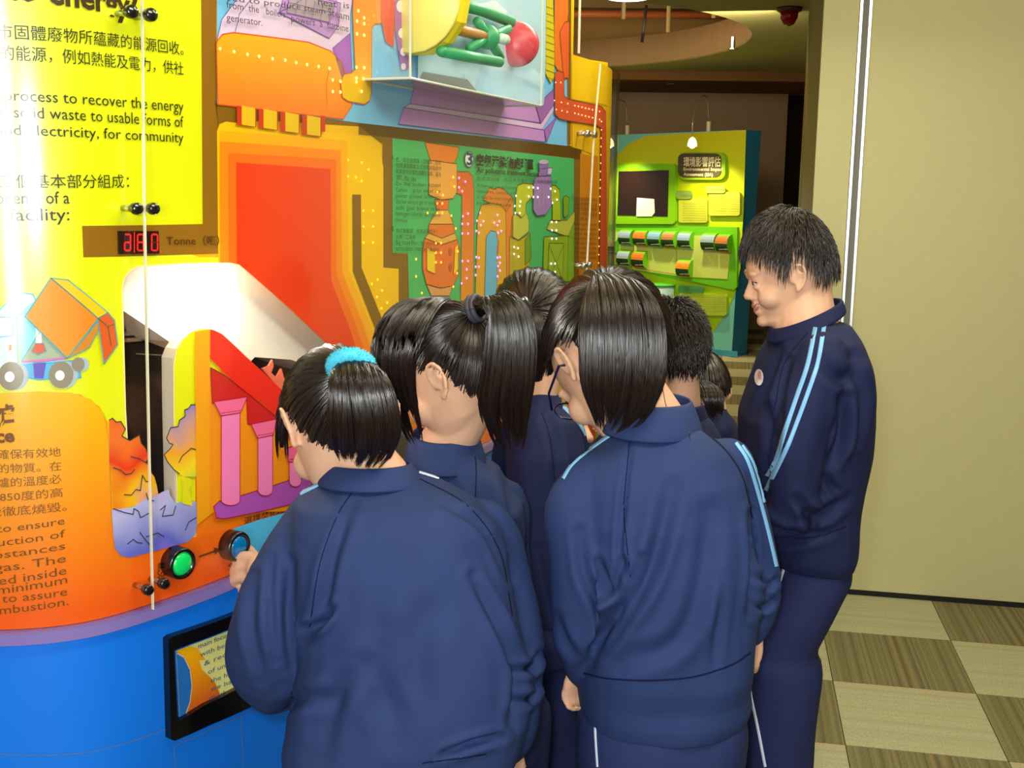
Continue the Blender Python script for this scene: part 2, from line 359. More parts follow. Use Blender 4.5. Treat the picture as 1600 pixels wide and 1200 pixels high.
prism(bm, [(A.x, A.y), (B.x, B.y), (B.x+pn.x*.05, B.y+pn.y*.05), (A.x+pn.x*.05, A.y+pn.y*.05)], 0.0, 0.022); obj('bottom_seal', bm, mat('rubber_black', (14, 13, 12), 0.8), part)
# ------------------------------------------------------------- the curved exhibition wall
plan = [(-1.62, 2.35), (-1.42, 2.02), (-1.15, 1.79), (-0.95, 1.70), (-0.81, 1.69), (-0.69, 1.725), (-0.60, 1.82), (-0.51, 1.96), (-0.43, 2.14), (-0.345, 2.38), (-0.12, 2.95),
        (0.06, 3.41), (0.18, 3.72), (0.26, 3.90), (0.325, 4.08), (0.355, 4.28), (0.34, 4.6), (0.24, 4.9)]
W = resample(catmull(plan, 8), 0.03)
NW = len(W); DS = float(np.linalg.norm(W[1]-W[0]))
T_ = np.gradient(W, axis=0); T_ /= np.linalg.norm(T_, axis=1)[:, None]
NRM = np.stack([T_[:, 1], -T_[:, 0]], 1)            # towards the room
def sz2w(s, z, off=0.0):
    u = min(max(s/DS, 0.0), NW-1.0001); i = int(u); f = u-i
    x = W[i]*(1-f) + W[i+1]*f + (NRM[i]*(1-f)+NRM[i+1]*f)*off
    return Vector((x[0], x[1], z))
_cache = {}; ZB = 0.93
def px2sz(px, py, off=0.0):
    k = (round(px, 2), round(py, 2), round(off, 4))
    if k in _cache: return _cache[k]
    d = ray(px, py); WO = W + NRM*off
    D = np.array([d.x, d.y]); A = WO[:-1]; E = WO[1:]-WO[:-1]
    den = D[0]*(-E[:, 1]) + D[1]*E[:, 0]                   # solve t*D - u*E = A
    t = (A[:, 0]*(-E[:, 1]) + A[:, 1]*E[:, 0])/np.where(abs(den) < 1e-12, 1e-12, den)
    u = (D[0]*A[:, 1] - D[1]*A[:, 0])/np.where(abs(den) < 1e-12, 1e-12, den)
    ok = (u >= -1e-6) & (u <= 1+1e-6) & (t > 0.2)
    idx = np.where(ok)[0]
    if len(idx): i = idx[np.argmin(t[idx])]; r = ((i+min(max(u[i], 0), 1))*DS, CAM_H + d.z*t[i])
    else:
        # past the silhouette: take the point of the curve nearest in bearing
        b = WO[:, 0]/WO[:, 1]; i = int(np.argmin(abs(b - d.x/d.y) + (W[:, 1] > 4.3)*9)); r = (i*DS, CAM_H + d.z/d.y*WO[i, 1])
    _cache[k] = r; return r
def clip_half(P, a, b, keep_left):
    Q = []; ex, ey = b[0]-a[0], b[1]-a[1]; sg = 1 if keep_left else -1
    for k in range(len(P)):
        p, q = P[k], P[(k+1) % len(P)]
        dp = sg*(ex*(p[1]-a[1])-ey*(p[0]-a[0])); dq = sg*(ex*(q[1]-a[1])-ey*(q[0]-a[0]))
        if dp >= 0: Q.append(p)
        if (dp > 0 > dq) or (dp < 0 < dq):
            f = dp/(dp-dq); Q.append((p[0]+(q[0]-p[0])*f, p[1]+(q[1]-p[1])*f))
    return Q
def parea(P): return 0.5*sum(P[k][0]*P[(k+1) % len(P)][1]-P[(k+1) % len(P)][0]*P[k][1] for k in range(len(P)))
def subtract(P, tris):
    pieces = [P]
    for T, (x0, x1, y0, y1) in tris:
        nxt = []
        for R in pieces:
            if max(p[0] for p in R) <= x0 or min(p[0] for p in R) >= x1 or max(p[1] for p in R) <= y0 or min(p[1] for p in R) >= y1: nxt.append(R); continue
            rest = R
            for k in range(3):
                o = clip_half(rest, T[k], T[(k+1) % 3], False)
                if len(o) >= 3 and abs(parea(o)) > 1e-9: nxt.append(o)
                rest = clip_half(rest, T[k], T[(k+1) % 3], True)
                if len(rest) < 3: break
        pieces = nxt
    return pieces
WIN_TRIS = []
def curved_normals(me):                              # the wall is a smooth curve: give its facets the curve's own normals
    n = len(me.vertices); a = np.empty(n*3); me.vertices.foreach_get('co', a); a = a.reshape(-1, 3)
    WM = W[None, :, :]; N3 = np.zeros((n, 3))
    for k in range(0, n, 4000):
        q = a[k:k+4000, None, :2]; d = ((q-WM)**2).sum(2); i = np.clip(d.argmin(1), 1, NW-2)
        t = W[i+1]-W[i-1]; f = np.clip((((a[k:k+4000, :2]-W[i-1])*t).sum(1))/(t*t).sum(1), 0, 1)[:, None]*2
        m = np.where(f < 1, NRM[i-1]*(1-f)+NRM[i]*f, NRM[i]*(2-f)+NRM[i+1]*(f-1)); m /= np.linalg.norm(m, axis=1)[:, None]; N3[k:k+4000, :2] = m
    me.polygons.foreach_set('use_smooth', [True]*len(me.polygons)); me.normals_split_custom_set_from_vertices([tuple(v) for v in N3])
class Sheet:
    """flat shapes laid on the curved wall; every shape is cut at the same grid as the wall itself"""
    def __init__(s, cut=True): s.bm = bmesh.new(); s.mats = []; s.cut = cut; s.solid = False
    def mi(s, m):
        if m not in s.mats: s.mats.append(m)
        return s.mats.index(m)
    def tri(s, tri, off, mi, flip=False):
        a = [p[0] for p in tri]; i0, i1 = int(math.floor(min(a)/DS)), int(math.ceil(max(a)/DS))
        for i in range(i0, max(i1, i0+1)):
            P = list(tri)
            for lim, sg in ((i*DS, 1), ((i+1)*DS, -1)):
                Q = []
                for k in range(len(P)):
                    p, q = P[k], P[(k+1) % len(P)]; dp, dq = (p[0]-lim)*sg, (q[0]-lim)*sg
                    if dp >= 0: Q.append(p)
                    if (dp > 1e-9 and dq < -1e-9) or (dp < -1e-9 and dq > 1e-9):
                        f = dp/(dp-dq); Q.append((lim, p[1]+(q[1]-p[1])*f))
                P = Q
                if len(P) < 3: break
            if len(P) < 3: continue
            for P in (subtract(P, WIN_TRIS) if s.cut and off >= 0 else [P]):
                V = [s.bm.verts.new(sz2w(p[0], p[1], off)) for p in P]
                f = s.bm.faces.new(V); f.material_index = mi
                f.normal_update(); n = NRM[min(max(i, 0), NW-1)]
                if f.normal.x*n[0] + f.normal.y*n[1] < 0: f.normal_flip()
    def szpoly(s, P, m, off, holes=()):
        if 0 <= off < 0.02 and max(p[1] for p in P) > ZB+0.02: P = [(p[0], max(p[1], ZB+0.003)) for p in P]
        rings = [[Vector((p[0], p[1], 0)) for p in P]] + [[Vector((p[0], p[1], 0)) for p in h] for h in holes]
        A = [v for r in rings for v in r]; mi = s.mi(m)
        for t in tessellate_polygon(rings): s.tri([(A[i].x, A[i].y) for i in t], off, mi)
    def poly(s, P, m, layer=1, holes=()):
        if isinstance(m, tuple): m = ink(m)
        s.szpoly([px2sz(*p) for p in P], m, layer*0.0005, [[px2sz(*p) for p in h] for h in holes]); return s
    def line(s, P, wpx, m, layer=2, closed=False):
        if isinstance(m, tuple): m = ink(m)
        c = [px2sz(*p) for p in P]; x0, y0 = P[0]; d = sz2w(*px2sz(x0, y0)); w = wpx*mpp(x0, y0, d.y)/2; mi = s.mi(m)
        if closed: c = c + [c[0]]
        for (a, b) in zip(c[:-1], c[1:]):
            dx, dz = b[0]-a[0], b[1]-a[1]; L = math.hypot(dx, dz)
            if L < 1e-6: continue
            ex, ez = dx/L, dz/L; nx, nz = -ez*w, ex*w; ax, az = a[0]-ex*w*.6, a[1]-ez*w*.6; bx_, bz = b[0]+ex*w*.6, b[1]+ez*w*.6
            q = [(ax+nx, az+nz), (bx_+nx, bz+nz), (bx_-nx, bz-nz), (ax-nx, az-nz)]
            s.tri([q[0], q[1], q[2]], layer*0.0005, mi); s.tri([q[0], q[2], q[3]], layer*0.0005, mi)
        return s
    def disc(s, x, y, rx, m, layer=1, ry=None, n=18):
        return s.poly([(x+rx*math.cos(2*PI*k/n), y+(ry or rx)*math.sin(2*PI*k/n)) for k in range(n)], m, layer)
    def ring(s, P, fill, edge, wpx, layer=1):
        s.poly(P, fill, layer); s.line(P, wpx, edge, layer+1, closed=True); return s
    def text(s, body, p0, p1, hpx, m=(50, 42, 20), layer=6, bold=0.0, h1=None):
        """p0, p1: left and right end of the baseline in the photo; hpx: cap height there"""
        if isinstance(m, tuple): m = ink(m)
        V, T = text_tris(body, bold)
        if not len(T): return s
        a, b = px2sz(*p0), px2sz(*p1); ta = px2sz(p0[0], p0[1]-hpx); H0 = abs(ta[1]-a[1]); tb = px2sz(p1[0], p1[1]-(h1 or hpx)); H1 = abs(tb[1]-b[1]) if h1 else H0
        u0, u1 = tex_fit(V); cap = 0.86 if any(ord(c) > 0x2e80 for c in body) else 0.60; mi = s.mi(m)
        vs = []
        for x, y in V:
            t = (x-u0)/(u1-u0); hh = (H0*(1-t)+H1*t)/cap
            vs.append(s.bm.verts.new(sz2w(a[0]+(b[0]-a[0])*t, a[1]+(b[1]-a[1])*t + y*hh, layer*0.0005)))
        for t in T:
            try: f = s.bm.faces.new([vs[i] for i in t]); f.material_index = mi
            except ValueError: pass
        return s
    def extrude(s, d0, P, m, d1):
        """slab between offsets d0 (back) and d1 (front) in metres"""
        s.solid = True
        if isinstance(m, tuple): m = ink(m)
        c = [px2sz(p[0], p[1], d1) for p in P]; s.szpoly(c, m, d1); s.szpoly(c, m, d0); mi = s.mi(m); n = len(c)
        for k in range(n):
            a, b = c[k], c[(k+1) % n]; steps = max(1, int(abs(b[0]-a[0])/DS)+1)
            for j in range(steps):
                f0, f1 = j/steps, (j+1)/steps; A = (a[0]+(b[0]-a[0])*f0, a[1]+(b[1]-a[1])*f0); B = (a[0]+(b[0]-a[0])*f1, a[1]+(b[1]-a[1])*f1)
                V = [s.bm.verts.new(sz2w(*A, d0)), s.bm.verts.new(sz2w(*B, d0)), s.bm.verts.new(sz2w(*B, d1)), s.bm.verts.new(sz2w(*A, d1))]
                s.bm.faces.new(V).material_index = mi
        return s
    def done(s, name, parent, smooth=False):
        o = obj(name, s.bm, s.mats, parent, smooth)
        if not s.solid: curved_normals(o.data)
        return o
def rr(x0, y0, x1, y1, r, n=5, skew=0.0):
    """rounded rectangle in photo pixels; skew: vertical shift from left to right edge"""
    out = []
    for cx, cy, a0 in ((x1-r, y0+r, -PI/2), (x1-r, y1-r, 0), (x0+r, y1-r, PI/2), (x0+r, y0+r, PI)):
        for k in range(n+1):
            a = a0 + PI/2*k/n; X, Y = cx+r*math.cos(a), cy+r*math.sin(a); out.append((X, Y + skew*(X-x0)/(x1-x0)))
    return out
def hinge_y(px, z):                                 # photo height of level z on the wall at column px
    lo, hi = 0.0, 1500.0
    f = lambda y: px2sz(px, y)[1]-z
    for _ in range(40):
        m = (lo+hi)/2
        if f(m) > 0: lo = m
        else: hi = m
    return (lo+hi)/2

ZTOP = 2.06
base = sz2w(*px2sz(300, 950)); base.z = 0
KIOSK = thing('exhibit_wall', 'curved yellow, orange and blue waste-to-energy exhibition wall with push buttons', 'exhibit', (base.x+0.0, base.y, 0))
def PART(sheet, name): return sheet.done(name, KIOSK)

# window opening in the printed panel
win = [(190, 452), (193, 436), (201, 424), (215, 416), (285, 412), (358, 410), (372, 413), (400, 437), (470, 500), (560, 582), (640, 655), (640, 780), (600, 770), (520, 692), (440, 612), (380, 556), (345, 522), (330, 515),
       (315, 513), (298, 518), (284, 530), (274, 548), (270, 572), (271, 660), (275, 760), (275, 800), (250, 800), (215, 760), (200, 730), (195, 640)]
_w = [Vector((*px2sz(*p), 0)) for p in win]
for t in tessellate_polygon([_w]):
    T = [(_w[i].x, _w[i].y) for i in t]
    if parea(T) < 0: T.reverse()
    WIN_TRIS.append((T, (min(p[0] for p in T), max(p[0] for p in T), min(p[1] for p in T), max(p[1] for p in T))))
sL = 0.0; sR = (NW-1.001)*DS; sStep = px2sz(896, 60)[0]
yel = ramp_mat('print_yellow_orange', [(0.0, (246, 120, 10)), (0.35, (250, 160, 8)), (0.62, (250, 176, 8)), (1.0, (252, 186, 6))], (0, 0, 1), 0.93, 2.1)
panel_m = ramp_mat('print_orange_ground', [(0.0, (255, 112, 8)), (0.25, (252, 140, 10)), (0.5, (248, 165, 10)), (1.0, (245, 190, 8))], (0, 0, 1), 0.93, 1.7)
S = Sheet()
outer = [(sL, ZB), (sR, ZB), (sR, ZTOP), (sStep, ZTOP), (sStep, 2.75), (sL, 2.75)]
S.szpoly(outer, panel_m, 0.0)
panel = PART(S, 'graphic_panel')
# body behind the panel: top cap, side edge, back
S = Sheet(); bodym = mat('kiosk_side', (120, 96, 30), 0.6)
bm = bmesh.new()
def wallstrip(bm, s0, s1, z0, z1, off0, off1=None):
    n = max(1, int((s1-s0)/DS)); 
    for k in range(n):
        a, b = s0+(s1-s0)*k/n, s0+(s1-s0)*(k+1)/n
        bm.faces.new([bm.verts.new(sz2w(a, z0, off0)), bm.verts.new(sz2w(b, z0, off0)), bm.verts.new(sz2w(b, z1, off0 if off1 is None else off1)), bm.verts.new(sz2w(a, z1, off0 if off1 is None else off1))])
wallstrip(bm, sL, sStep, ZB, 2.75, -0.40); wallstrip(bm, sStep, sR, ZB, ZTOP, -0.30)
wallstrip(bm, sL, sStep, 2.75, 2.75, 0, -0.40); wallstrip(bm, sStep, sR, ZTOP, ZTOP, 0, -0.30)
bm.faces.new([bm.verts.new(sz2w(sStep, ZTOP, 0)), bm.verts.new(sz2w(sStep, 2.75, 0)), bm.verts.new(sz2w(sStep, 2.75, -0.4)), bm.verts.new(sz2w(sStep, ZTOP, -0.4))])
bm.faces.new([bm.verts.new(sz2w(sR, 0, 0)), bm.verts.new(sz2w(sR, ZTOP, 0)), bm.verts.new(sz2w(sR, ZTOP, -0.4)), bm.verts.new(sz2w(sR, 0, -0.4))])
obj('carcass', bm, mat('carcass_dark', (40, 36, 28), 0.7), KIOSK)
# blue plinth and lilac acrylic strip, with its routed panel lines
bm = bmesh.new(); wallstrip(bm, sL, sR, 0.0, ZB-0.020, 0.0); wallstrip(bm, sL, sR, ZB-0.020, ZB-0.020, 0.0, 0.014)
curved_normals(obj('blue_plinth', bm, mat('laminate_blue', (20, 122, 240), 0.38, 0.4), KIOSK).data)
bm = bmesh.new(); wallstrip(bm, sL, sR, ZB-0.020, ZB+0.002, 0.014); wallstrip(bm, sL, sR, ZB+0.002, ZB+0.002, 0.014, 0.0)
obj('lilac_strip', bm, mat('strip_lilac', (140, 120, 190), 0.2, 0.5), KIOSK)
S = Sheet()
for P in ([(-40, 1176), (0, 1178), (60, 1180), (130, 1176), (200, 1160), (262, 1138)], [(272, 1165), (330, 1139), (375, 1120), (440, 1090), (520, 1052)], [(272, 1165), (275, 1260)], [(376, 1120), (380, 1200), (384, 1300)]):
    S.line(P, 1.6, (92, 120, 168), 1)
PART(S, 'panel_joint')

# --- printed artwork -------------------------------------------------------------------------
BR = (146, 100, 14); BR2 = (132, 92, 12)
S = Sheet()
yl = ramp_mat('print_lemon', [(0, (240, 244, 8)), (1, (232, 240, 6))], (0, 0, 1), 1.0, 2.0, rough=0.30); yl.node_tree.nodes['Principled BSDF'].inputs['Specular IOR Level'].default_value = 1.0
ltop = hinge_y(316, 2.74)
S.poly([(-130, -250), (313, -250), (317, 352), (290, 395), (312, 402), (342, 402), (345, 600), (322, 600), (304, 700), (306, 840), (300, 862), (180, 868), (172, 740), (168, 660), (155, 635), (125, 616), (60, 611), (-130, 622)], yl, 1)
PART(S, 'lemon_ground')
S = Sheet()                                         # brown frame lines between the sections
S.poly([(312, -250), (338, -250), (337, 90), (340, 190), (341, 352), (343, 396), (130, 402), (128, 353), (316, 350)], BR, 2)
S.poly([(335, 158), (560, 188), (885, 226), (908, 234), (906, 440), (900, 470), (890, 470), (896, 247), (612, 216), (614, 396), (638, 398), (640, 500), (622, 500), (622, 420), (597, 418), (597, 225), (560, 197), (410, 188), (340, 200)], BR2, 2)
S.poly([(560, 188), (885, 226), (908, 234), (906, 250), (600, 214), (560, 210)], BR2, 2)
S.poly([(886, -250), (893, -250), (891, 226), (885, 226)], BR2, 3)
S.poly([(549, 304), (562, 304), (563, 418), (600, 510), (640, 600), (625, 600), (586, 516), (550, 424)], BR2, 6)
PART(S, 'brown_frame')
S = Sheet()                                         # furnace: nested shells round the red core
yy, o1, o2, o3, red = (248, 196, 4), (250, 176, 10), (250, 140, 14), (246, 112, 20), (238, 62, 18)
S.poly([(338, 205), (342, 194), (352, 190), (430, 200), (560, 212), (580, 220), (592, 235), (598, 260), (598, 418), (622, 420), (622, 520), (640, 640), (560, 640), (342, 640)], yy, 3, )
S.poly([(342, 204), (541, 220), (543, 420), (575, 500), (625, 640), (343, 640)], o1, 4)
S.poly([(342, 221), (531, 235), (533, 425), (565, 505), (610, 640), (343, 640)], o2, 5)
S.poly([(355, 239), (523, 249), (524, 430), (555, 510), (600, 640), (357, 640)], o3, 6)
S.poly([(367, 254), (514, 264), (515, 438), (545, 515), (585, 640), (369, 640)], red, 7)
FURN = PART(S, 'furnace_print')
S = Sheet()                                         # blue sky section with boiler and turbine house
sky = (122, 200, 246); lil = (196, 148, 218); pk = (230, 205, 236); vio = (92, 62, 150)
S.poly([(338, -250), (886, -250), (886, 228), (560, 192), (338, 163)], sky, 3)
S.ring([(338, 60), (345, 30), (372, -6), (420, -60), (560, -60), (546, 20), (545, 112), (538, 118), (338, 66)], pk, vio, 1.2, 4)
S.line([(365, 52), (372, 22), (400, -14)], 1.2, vio, 6)
S.ring([(434, 20), (527, 40), (530, 5), (445, -18)], lil, vio, 1.2, 6)
S.ring([(433, 20), (512, 60), (527, 40), (524, 6), (520, -30)], lil, vio, 1.2, 7)
S.ring([(445, 20), (512, 35), (520, 6), (450, -10)], (180, 160, 175), vio, 1.0, 8)
for k in range(1, 6): S.line([(445+13*k, 22+3*k), (450+13*k, -8+3*k)], 0.8, vio, 9)
S.line([(447, 4), (516, 20)], 0.8, vio, 9)
S.ring([(518, 75), (545, 52), (548, 112), (532, 120)], (170, 100, 200), vio, 1.2, 6)
S.ring([(336, 66), (345, 54), (362, 51), (420, 58), (480, 66), (515, 80), (532, 98), (540, 125), (548, 165), (534, 186), (440, 175), (338, 163)], ramp_mat('print_boiler', [(0, (246, 130, 36)), (1, (246, 188, 6))], (0, 0, 1), 1.78, 1.92), (226, 84, 30), 2.0, 6)
S.line([(512, 106), (507, 130), (508, 166)], 1.0, (190, 70, 30), 9)
S.ring([(556, -250), (548, 20), (552, 108), (546, 114), (534, 116), (529, 130), (532, 152), (540, 158), (566, 163), (574, 158), (577, 145), (578, 42), (584, 37), (596, 36), (592, -250)], ramp_mat('print_duct', [(0, (240, 196, 4)), (0.4, (246, 160, 20)), (1, (243, 132, 60))], (0, 0, 1), 1.82, 2.05), (206, 84, 50), 1.6, 9)
S.poly([(589, -250), (592, 30), (600, 66), (612, 74), (614, 0), (612, -250)], (228, 52, 16), 11)
S.poly([(611, -250), (613, 40), (622, 100), (632, 110), (640, 100), (640, -250)], (168, 92, 190), 12)
for x, y, r in ((622, 10, 7), (624, 52, 6), (626, 81, 5), (626, 104, 4)): S.disc(x, y, r, (246, 240, 250), 14, ry=r*1.35)
S.ring([(647, 128), (835, 165), (843, 192), (639, 162)], (200, 140, 212), vio, 1.4, 6)
S.ring([(639, 162), (842, 193), (862, 160), (864, 172), (845, 203), (628, 168)], (226, 190, 232), vio, 1.0, 7)
S.ring([(628, 168), (848, 203), (850, 222), (620, 194)], (200, 140, 212), vio, 1.4, 8)
S.ring([(835, 165), (862, 140), (864, 162), (843, 193)], (160, 98, 180), vio, 1.2, 9)
S.ring([(848, 203), (868, 182), (852, 222)], (170, 108, 190), vio, 1.2, 9)
S.ring([(853, -60), (862, 0), (864, 60), (864, 120), (858, 130), (850, 115), (850, 60), (851, 0)], (220, 200, 20), (110, 110, 20), 1.0, 9)
for y in range(10, 125, 11): S.line([(850, y), (864, y+5)], 0.8, (110, 110, 20), 11)
S.ring([(864, -250), (886, -250), (886, 20), (884, 40), (886, 70), (884, 122), (878, 126), (864, 100)], (240, 120, 30), (120, 70, 30), 1.0, 9)
S.ring([(872, 50), (880, 34), (887, 34), (886, 122), (878, 122)], (236, 96, 40), (120, 60, 30), 1.0, 11)
S.ring([(864, 114), (870, 110), (878, 114), (879, 150), (885, 155), (937, 166), (944, 175), (945, 440), (934, 440), (937, 200), (930, 196), (872, 186), (864, 178)], (222, 84, 44), (116, 70, 40), 1.2, 12)
for k in range(4):
    x = 366 + 34*k; y = 165 + 5*k
    S.poly([(x, y), (x+30, y+4), (x+30, y+34), (x, y+30)], (206, 52, 20), 12)
    S.poly([(x+7, y), (x+28, y+4), (x+28, y+33), (x+7, y+30)], (232, 190, 20), 13)
S.poly([(497, 180), (504, 181), (504, 206), (497, 205)], (206, 52, 20), 12)
PART(S, 'turbine_hall_print')
S = Sheet()                                         # green section: flue gas treatment
G = (66, 186, 104); ol = (92, 60, 24)
S.poly([(612, 216), (896, 248), (895, 480), (638, 480), (636, 396), (612, 395)], G, 4)
S.ring([(662, 222), (716, 230), (712, 248), (706, 256), (690, 258), (672, 254)], (240, 130, 30), ol, 1.2, 5)
S.ring([(668, 250), (712, 256), (712, 300), (706, 310), (686, 312), (668, 304)], (240, 170, 70), ol, 1.2, 7)
S.ring([(677, 312), (700, 312), (698, 328), (681, 328)], (236, 112, 30), ol, 1.0, 6)
S.ring([(681, 328), (698, 328), (706, 350), (668, 350)], (238, 176, 70), ol, 1.0, 8)
S.ring([(668, 350), (706, 350), (708, 364), (688, 372), (667, 364)], (232, 118, 40), ol, 1.0, 8)
S.ring([(661, 372), (667, 364), (688, 372), (708, 364), (712, 374), (688, 382)], (238, 176, 70), ol, 1.0, 9)
S.ring([(661, 372), (688, 382), (712, 374), (716, 390), (714, 430), (706, 446), (686, 450), (664, 444), (658, 420), (658, 390)], (234, 116, 36), ol, 1.2, 8)
S.ring([(664, 386), (677, 394), (677, 428), (664, 422)], (246, 214, 10), (220, 60, 20), 1.2, 10)
S.ring([(708, 386), (713, 380), (713, 420), (706, 430)], (246, 214, 10), (220, 60, 20), 1.2, 10)
for y in (393, 417): S.disc(701, y, 2.6, (196, 88, 30), 11, ry=6)
S.ring([(664, 444), (686, 450), (706, 446), (700, 462), (672, 462)], (226, 160, 90), ol, 1.0, 7)
S.ring([(712, 268), (730, 268), (737, 276), (739, 300), (738, 470), (718, 470), (720, 305), (712, 302)], ramp_mat('print_flue', [(0, (236, 150, 20)), (1, (226, 80, 40))], (0, 0, 1), 1.3, 1.75), ol, 1.2, 6)
S.ring([(753, 312), (763, 293), (772, 296), (776, 292), (785, 295), (798, 308), (800, 312), (790, 330)], (238, 140, 30), ol, 1.0, 6)
S.ring([(788, 324), (798, 306), (800, 310), (799, 440), (790, 440)], (236, 128, 24), ol, 1.0, 7)
S.ring([(740, 480), (744, 340), (750, 320), (765, 317), (780, 320), (788, 330), (790, 480)], (232, 168, 20), ol, 1.2, 8)
S.ring([(754, 480), (757, 370), (764, 360), (772, 362), (775, 374), (773, 480)], (100, 186, 226), ol, 1.0, 10)
S.poly([(775, 376), (777, 376), (776, 396), (773, 396)], (230, 100, 30), 12)
S.ring([(798, 340), (806, 330), (820, 330), (825, 345), (824, 362), (808, 375), (796, 368)], (202, 204, 70), ol, 1.2, 7)
S.ring([(794, 370), (808, 376), (826, 364), (828, 400), (824, 420), (794, 430)], (196, 176, 10), ol, 1.2, 8)
S.ring([(818, 374), (826, 366), (827, 405), (818, 414)], (110, 160, 20), ol, 1.0, 10)
S.ring([(803, 305), (806, 290), (815, 286), (830, 288), (830, 306), (819, 318), (818, 334), (812, 340), (803, 332)], (196, 204, 20), ol, 1.2, 11)
S.ring([(854, 292), (864, 289), (872, 296), (874, 330), (874, 345), (861, 345), (861, 316), (854, 312)], (176, 196, 20), ol, 1.2, 9)
S.ring([(852, 358), (858, 344), (884, 344), (896, 330), (896, 372), (886, 370)], (198, 200, 70), ol, 1.0, 8)
S.ring([(846, 430), (848, 370), (886, 368), (884, 440)], (150, 180, 20), ol, 1.0, 9)
S.ring([(886, 368), (896, 345), (895, 440), (884, 440)], (130, 178, 30), ol, 1.0, 9)
S.ring([(854, 440), (855, 380), (878, 380), (876, 440)], (160, 190, 40), ol, 1.0, 11)
S.line([(855, 382), (876, 436)], 1.0, ol, 13); S.line([(878, 382), (855, 436)], 1.0, ol, 13)
S.ring([(878, 308), (882, 305), (887, 309), (886, 336), (880, 340), (878, 336)], (130, 168, 20), ol, 1.0, 10)
S.ring([(831, 281), (837, 274), (858, 275), (858, 322), (850, 335), (836, 337), (830, 328)], (166, 126, 196), (96, 70, 140), 1.2, 13)
S.ring([(837, 276), (858, 272), (860, 262), (840, 264)], (214, 196, 228), (96, 70, 140), 1.0, 14)
S.ring([(838, 253), (853, 253), (852, 275), (840, 275)], (150, 110, 186), (96, 70, 140), 1.0, 15)
S.disc(845.5, 253, 8, (196, 176, 214), 17, ry=3.5)
for x in (838, 844, 850): S.line([(x, 296), (x, 322)], 1.6, (210, 180, 120), 15)
S.disc(730, 249, 7.5, (30, 60, 90), 10, ry=13); S.disc(730, 249, 6.2, (245, 250, 245), 11, ry=11.3)
PART(S, 'flue_gas_treatment_print')
S = Sheet()                                         # far right strip of the wall
S.poly([(893, 90), (949, 98), (948, 165), (893, 155)], (246, 196, 10), 3)
S.poly([(906, 240), (934, 245), (934, 470), (903, 470)], (214, 132, 16), 3)
S.poly([(893, 185), (935, 200), (935, 246), (908, 234), (893, 230)], (238, 182, 8), 4)
PART(S, 'right_edge_print')
S = Sheet(False); S.extrude(0.0, [(842, 560), (893, 545), (893, 620), (884, 690), (842, 690)], (224, 178, 12), 0.03); S.extrude(0.0, [(893, 540), (898, 540), (896, 690), (886, 690)], (204, 54, 20), 0.034)
S.extrude(0.0, [(898, 540), (902, 540), (900, 690), (896, 690)], (120, 120, 150), 0.034); S.extrude(0.0, [(902, 540), (945, 540), (940, 700), (900, 700)], (150, 128, 60), 0.03)
S.extrude(0.034, [(916, 560), (932, 560), (930, 690), (917, 690)], (186, 66, 20), 0.05)
PART(S, 'side_display_board')
S = Sheet(False); S.line([(855, 599), (872, 600), (866, 611), (862, 622), (866, 606)], 1.2, (30, 26, 12), 64); PART(S, 'arrow_outline')

S = Sheet()                                         # tipping truck
oc = (40, 170, 190); tw = (226, 246, 250)
S.ring([(-60, 500), (0, 484), (28, 456), (52, 460), (56, 470), (54, 488), (26, 492), (28, 560), (33, 580), (-60, 580)], tw, (60, 200, 240), 1.6, 3)
S.ring([(-20, 495), (20, 495), (21, 524), (-20, 528)], (236, 248, 250), (60, 200, 240), 1.2, 5)
S.poly([(28, 490), (54, 470), (100, 545), (100, 570), (33, 580)], (150, 232, 246), 4)
S.ring([(34, 564), (66, 512), (104, 560), (60, 566)], (170, 190, 160), oc, 1.0, 5)
S.poly([(56, 512), (65, 512), (65, 537), (56, 537)], (250, 252, 252), 6)
S.ring([(50, 548), (56, 536), (68, 536), (72, 548), (60, 553)], (226, 96, 60), oc, 1.0, 7)
S.ring([(33, 570), (120, 562), (126, 590), (100, 590), (60, 593), (34, 588)], (90, 190, 240), (40, 150, 220), 1.0, 5)
S.poly([(52, 567), (72, 566), (68, 591), (54, 590)], (100, 84, 200), 7); S.line([(36, 565), (100, 559)], 3.0, (240, 110, 200), 8)
for cx, cy, r in ((121, 569, 10), (95, 585, 19), (18, 587, 20)):
    S.disc(cx+7, cy, r, (176, 196, 206), 7, ry=r*1.1); S.disc(cx, cy, r, (150, 140, 124), 8, ry=r*1.12)
    if r > 12: S.disc(cx-2, cy+1, r*.38, (250, 250, 250), 9, ry=r*.42)
dump = ramp_mat('print_dump_body', [(0, (238, 160, 40)), (1, (240, 92, 40))], (0.5, 0.87, 0), 1.12, 1.32)
S.ring([(79, 434), (151, 497), (104, 559), (40, 494)], dump, oc, 1.6, 10)
S.ring([(79, 434), (105, 437), (166, 488), (151, 497)], (246, 204, 30), oc, 1.4, 10)
S.ring([(151, 497), (166, 488), (176, 500), (181, 538), (160, 568), (152, 510)], (226, 96, 36), oc, 1.6, 10)
S.ring([(104, 559), (151, 500), (152, 514), (137, 543)], (216, 140, 50), oc, 1.2, 11)
S.line([(151, 497), (166, 510), (171, 540)], 1.2, (60, 100, 60), 12); S.line([(166, 510), (175, 506)], 1.2, (60, 100, 60), 12)
S.poly([(15, 538), (19, 538), (19, 547), (15, 547)], (244, 150, 60), 8)
PART(S, 'tipping_truck_print')

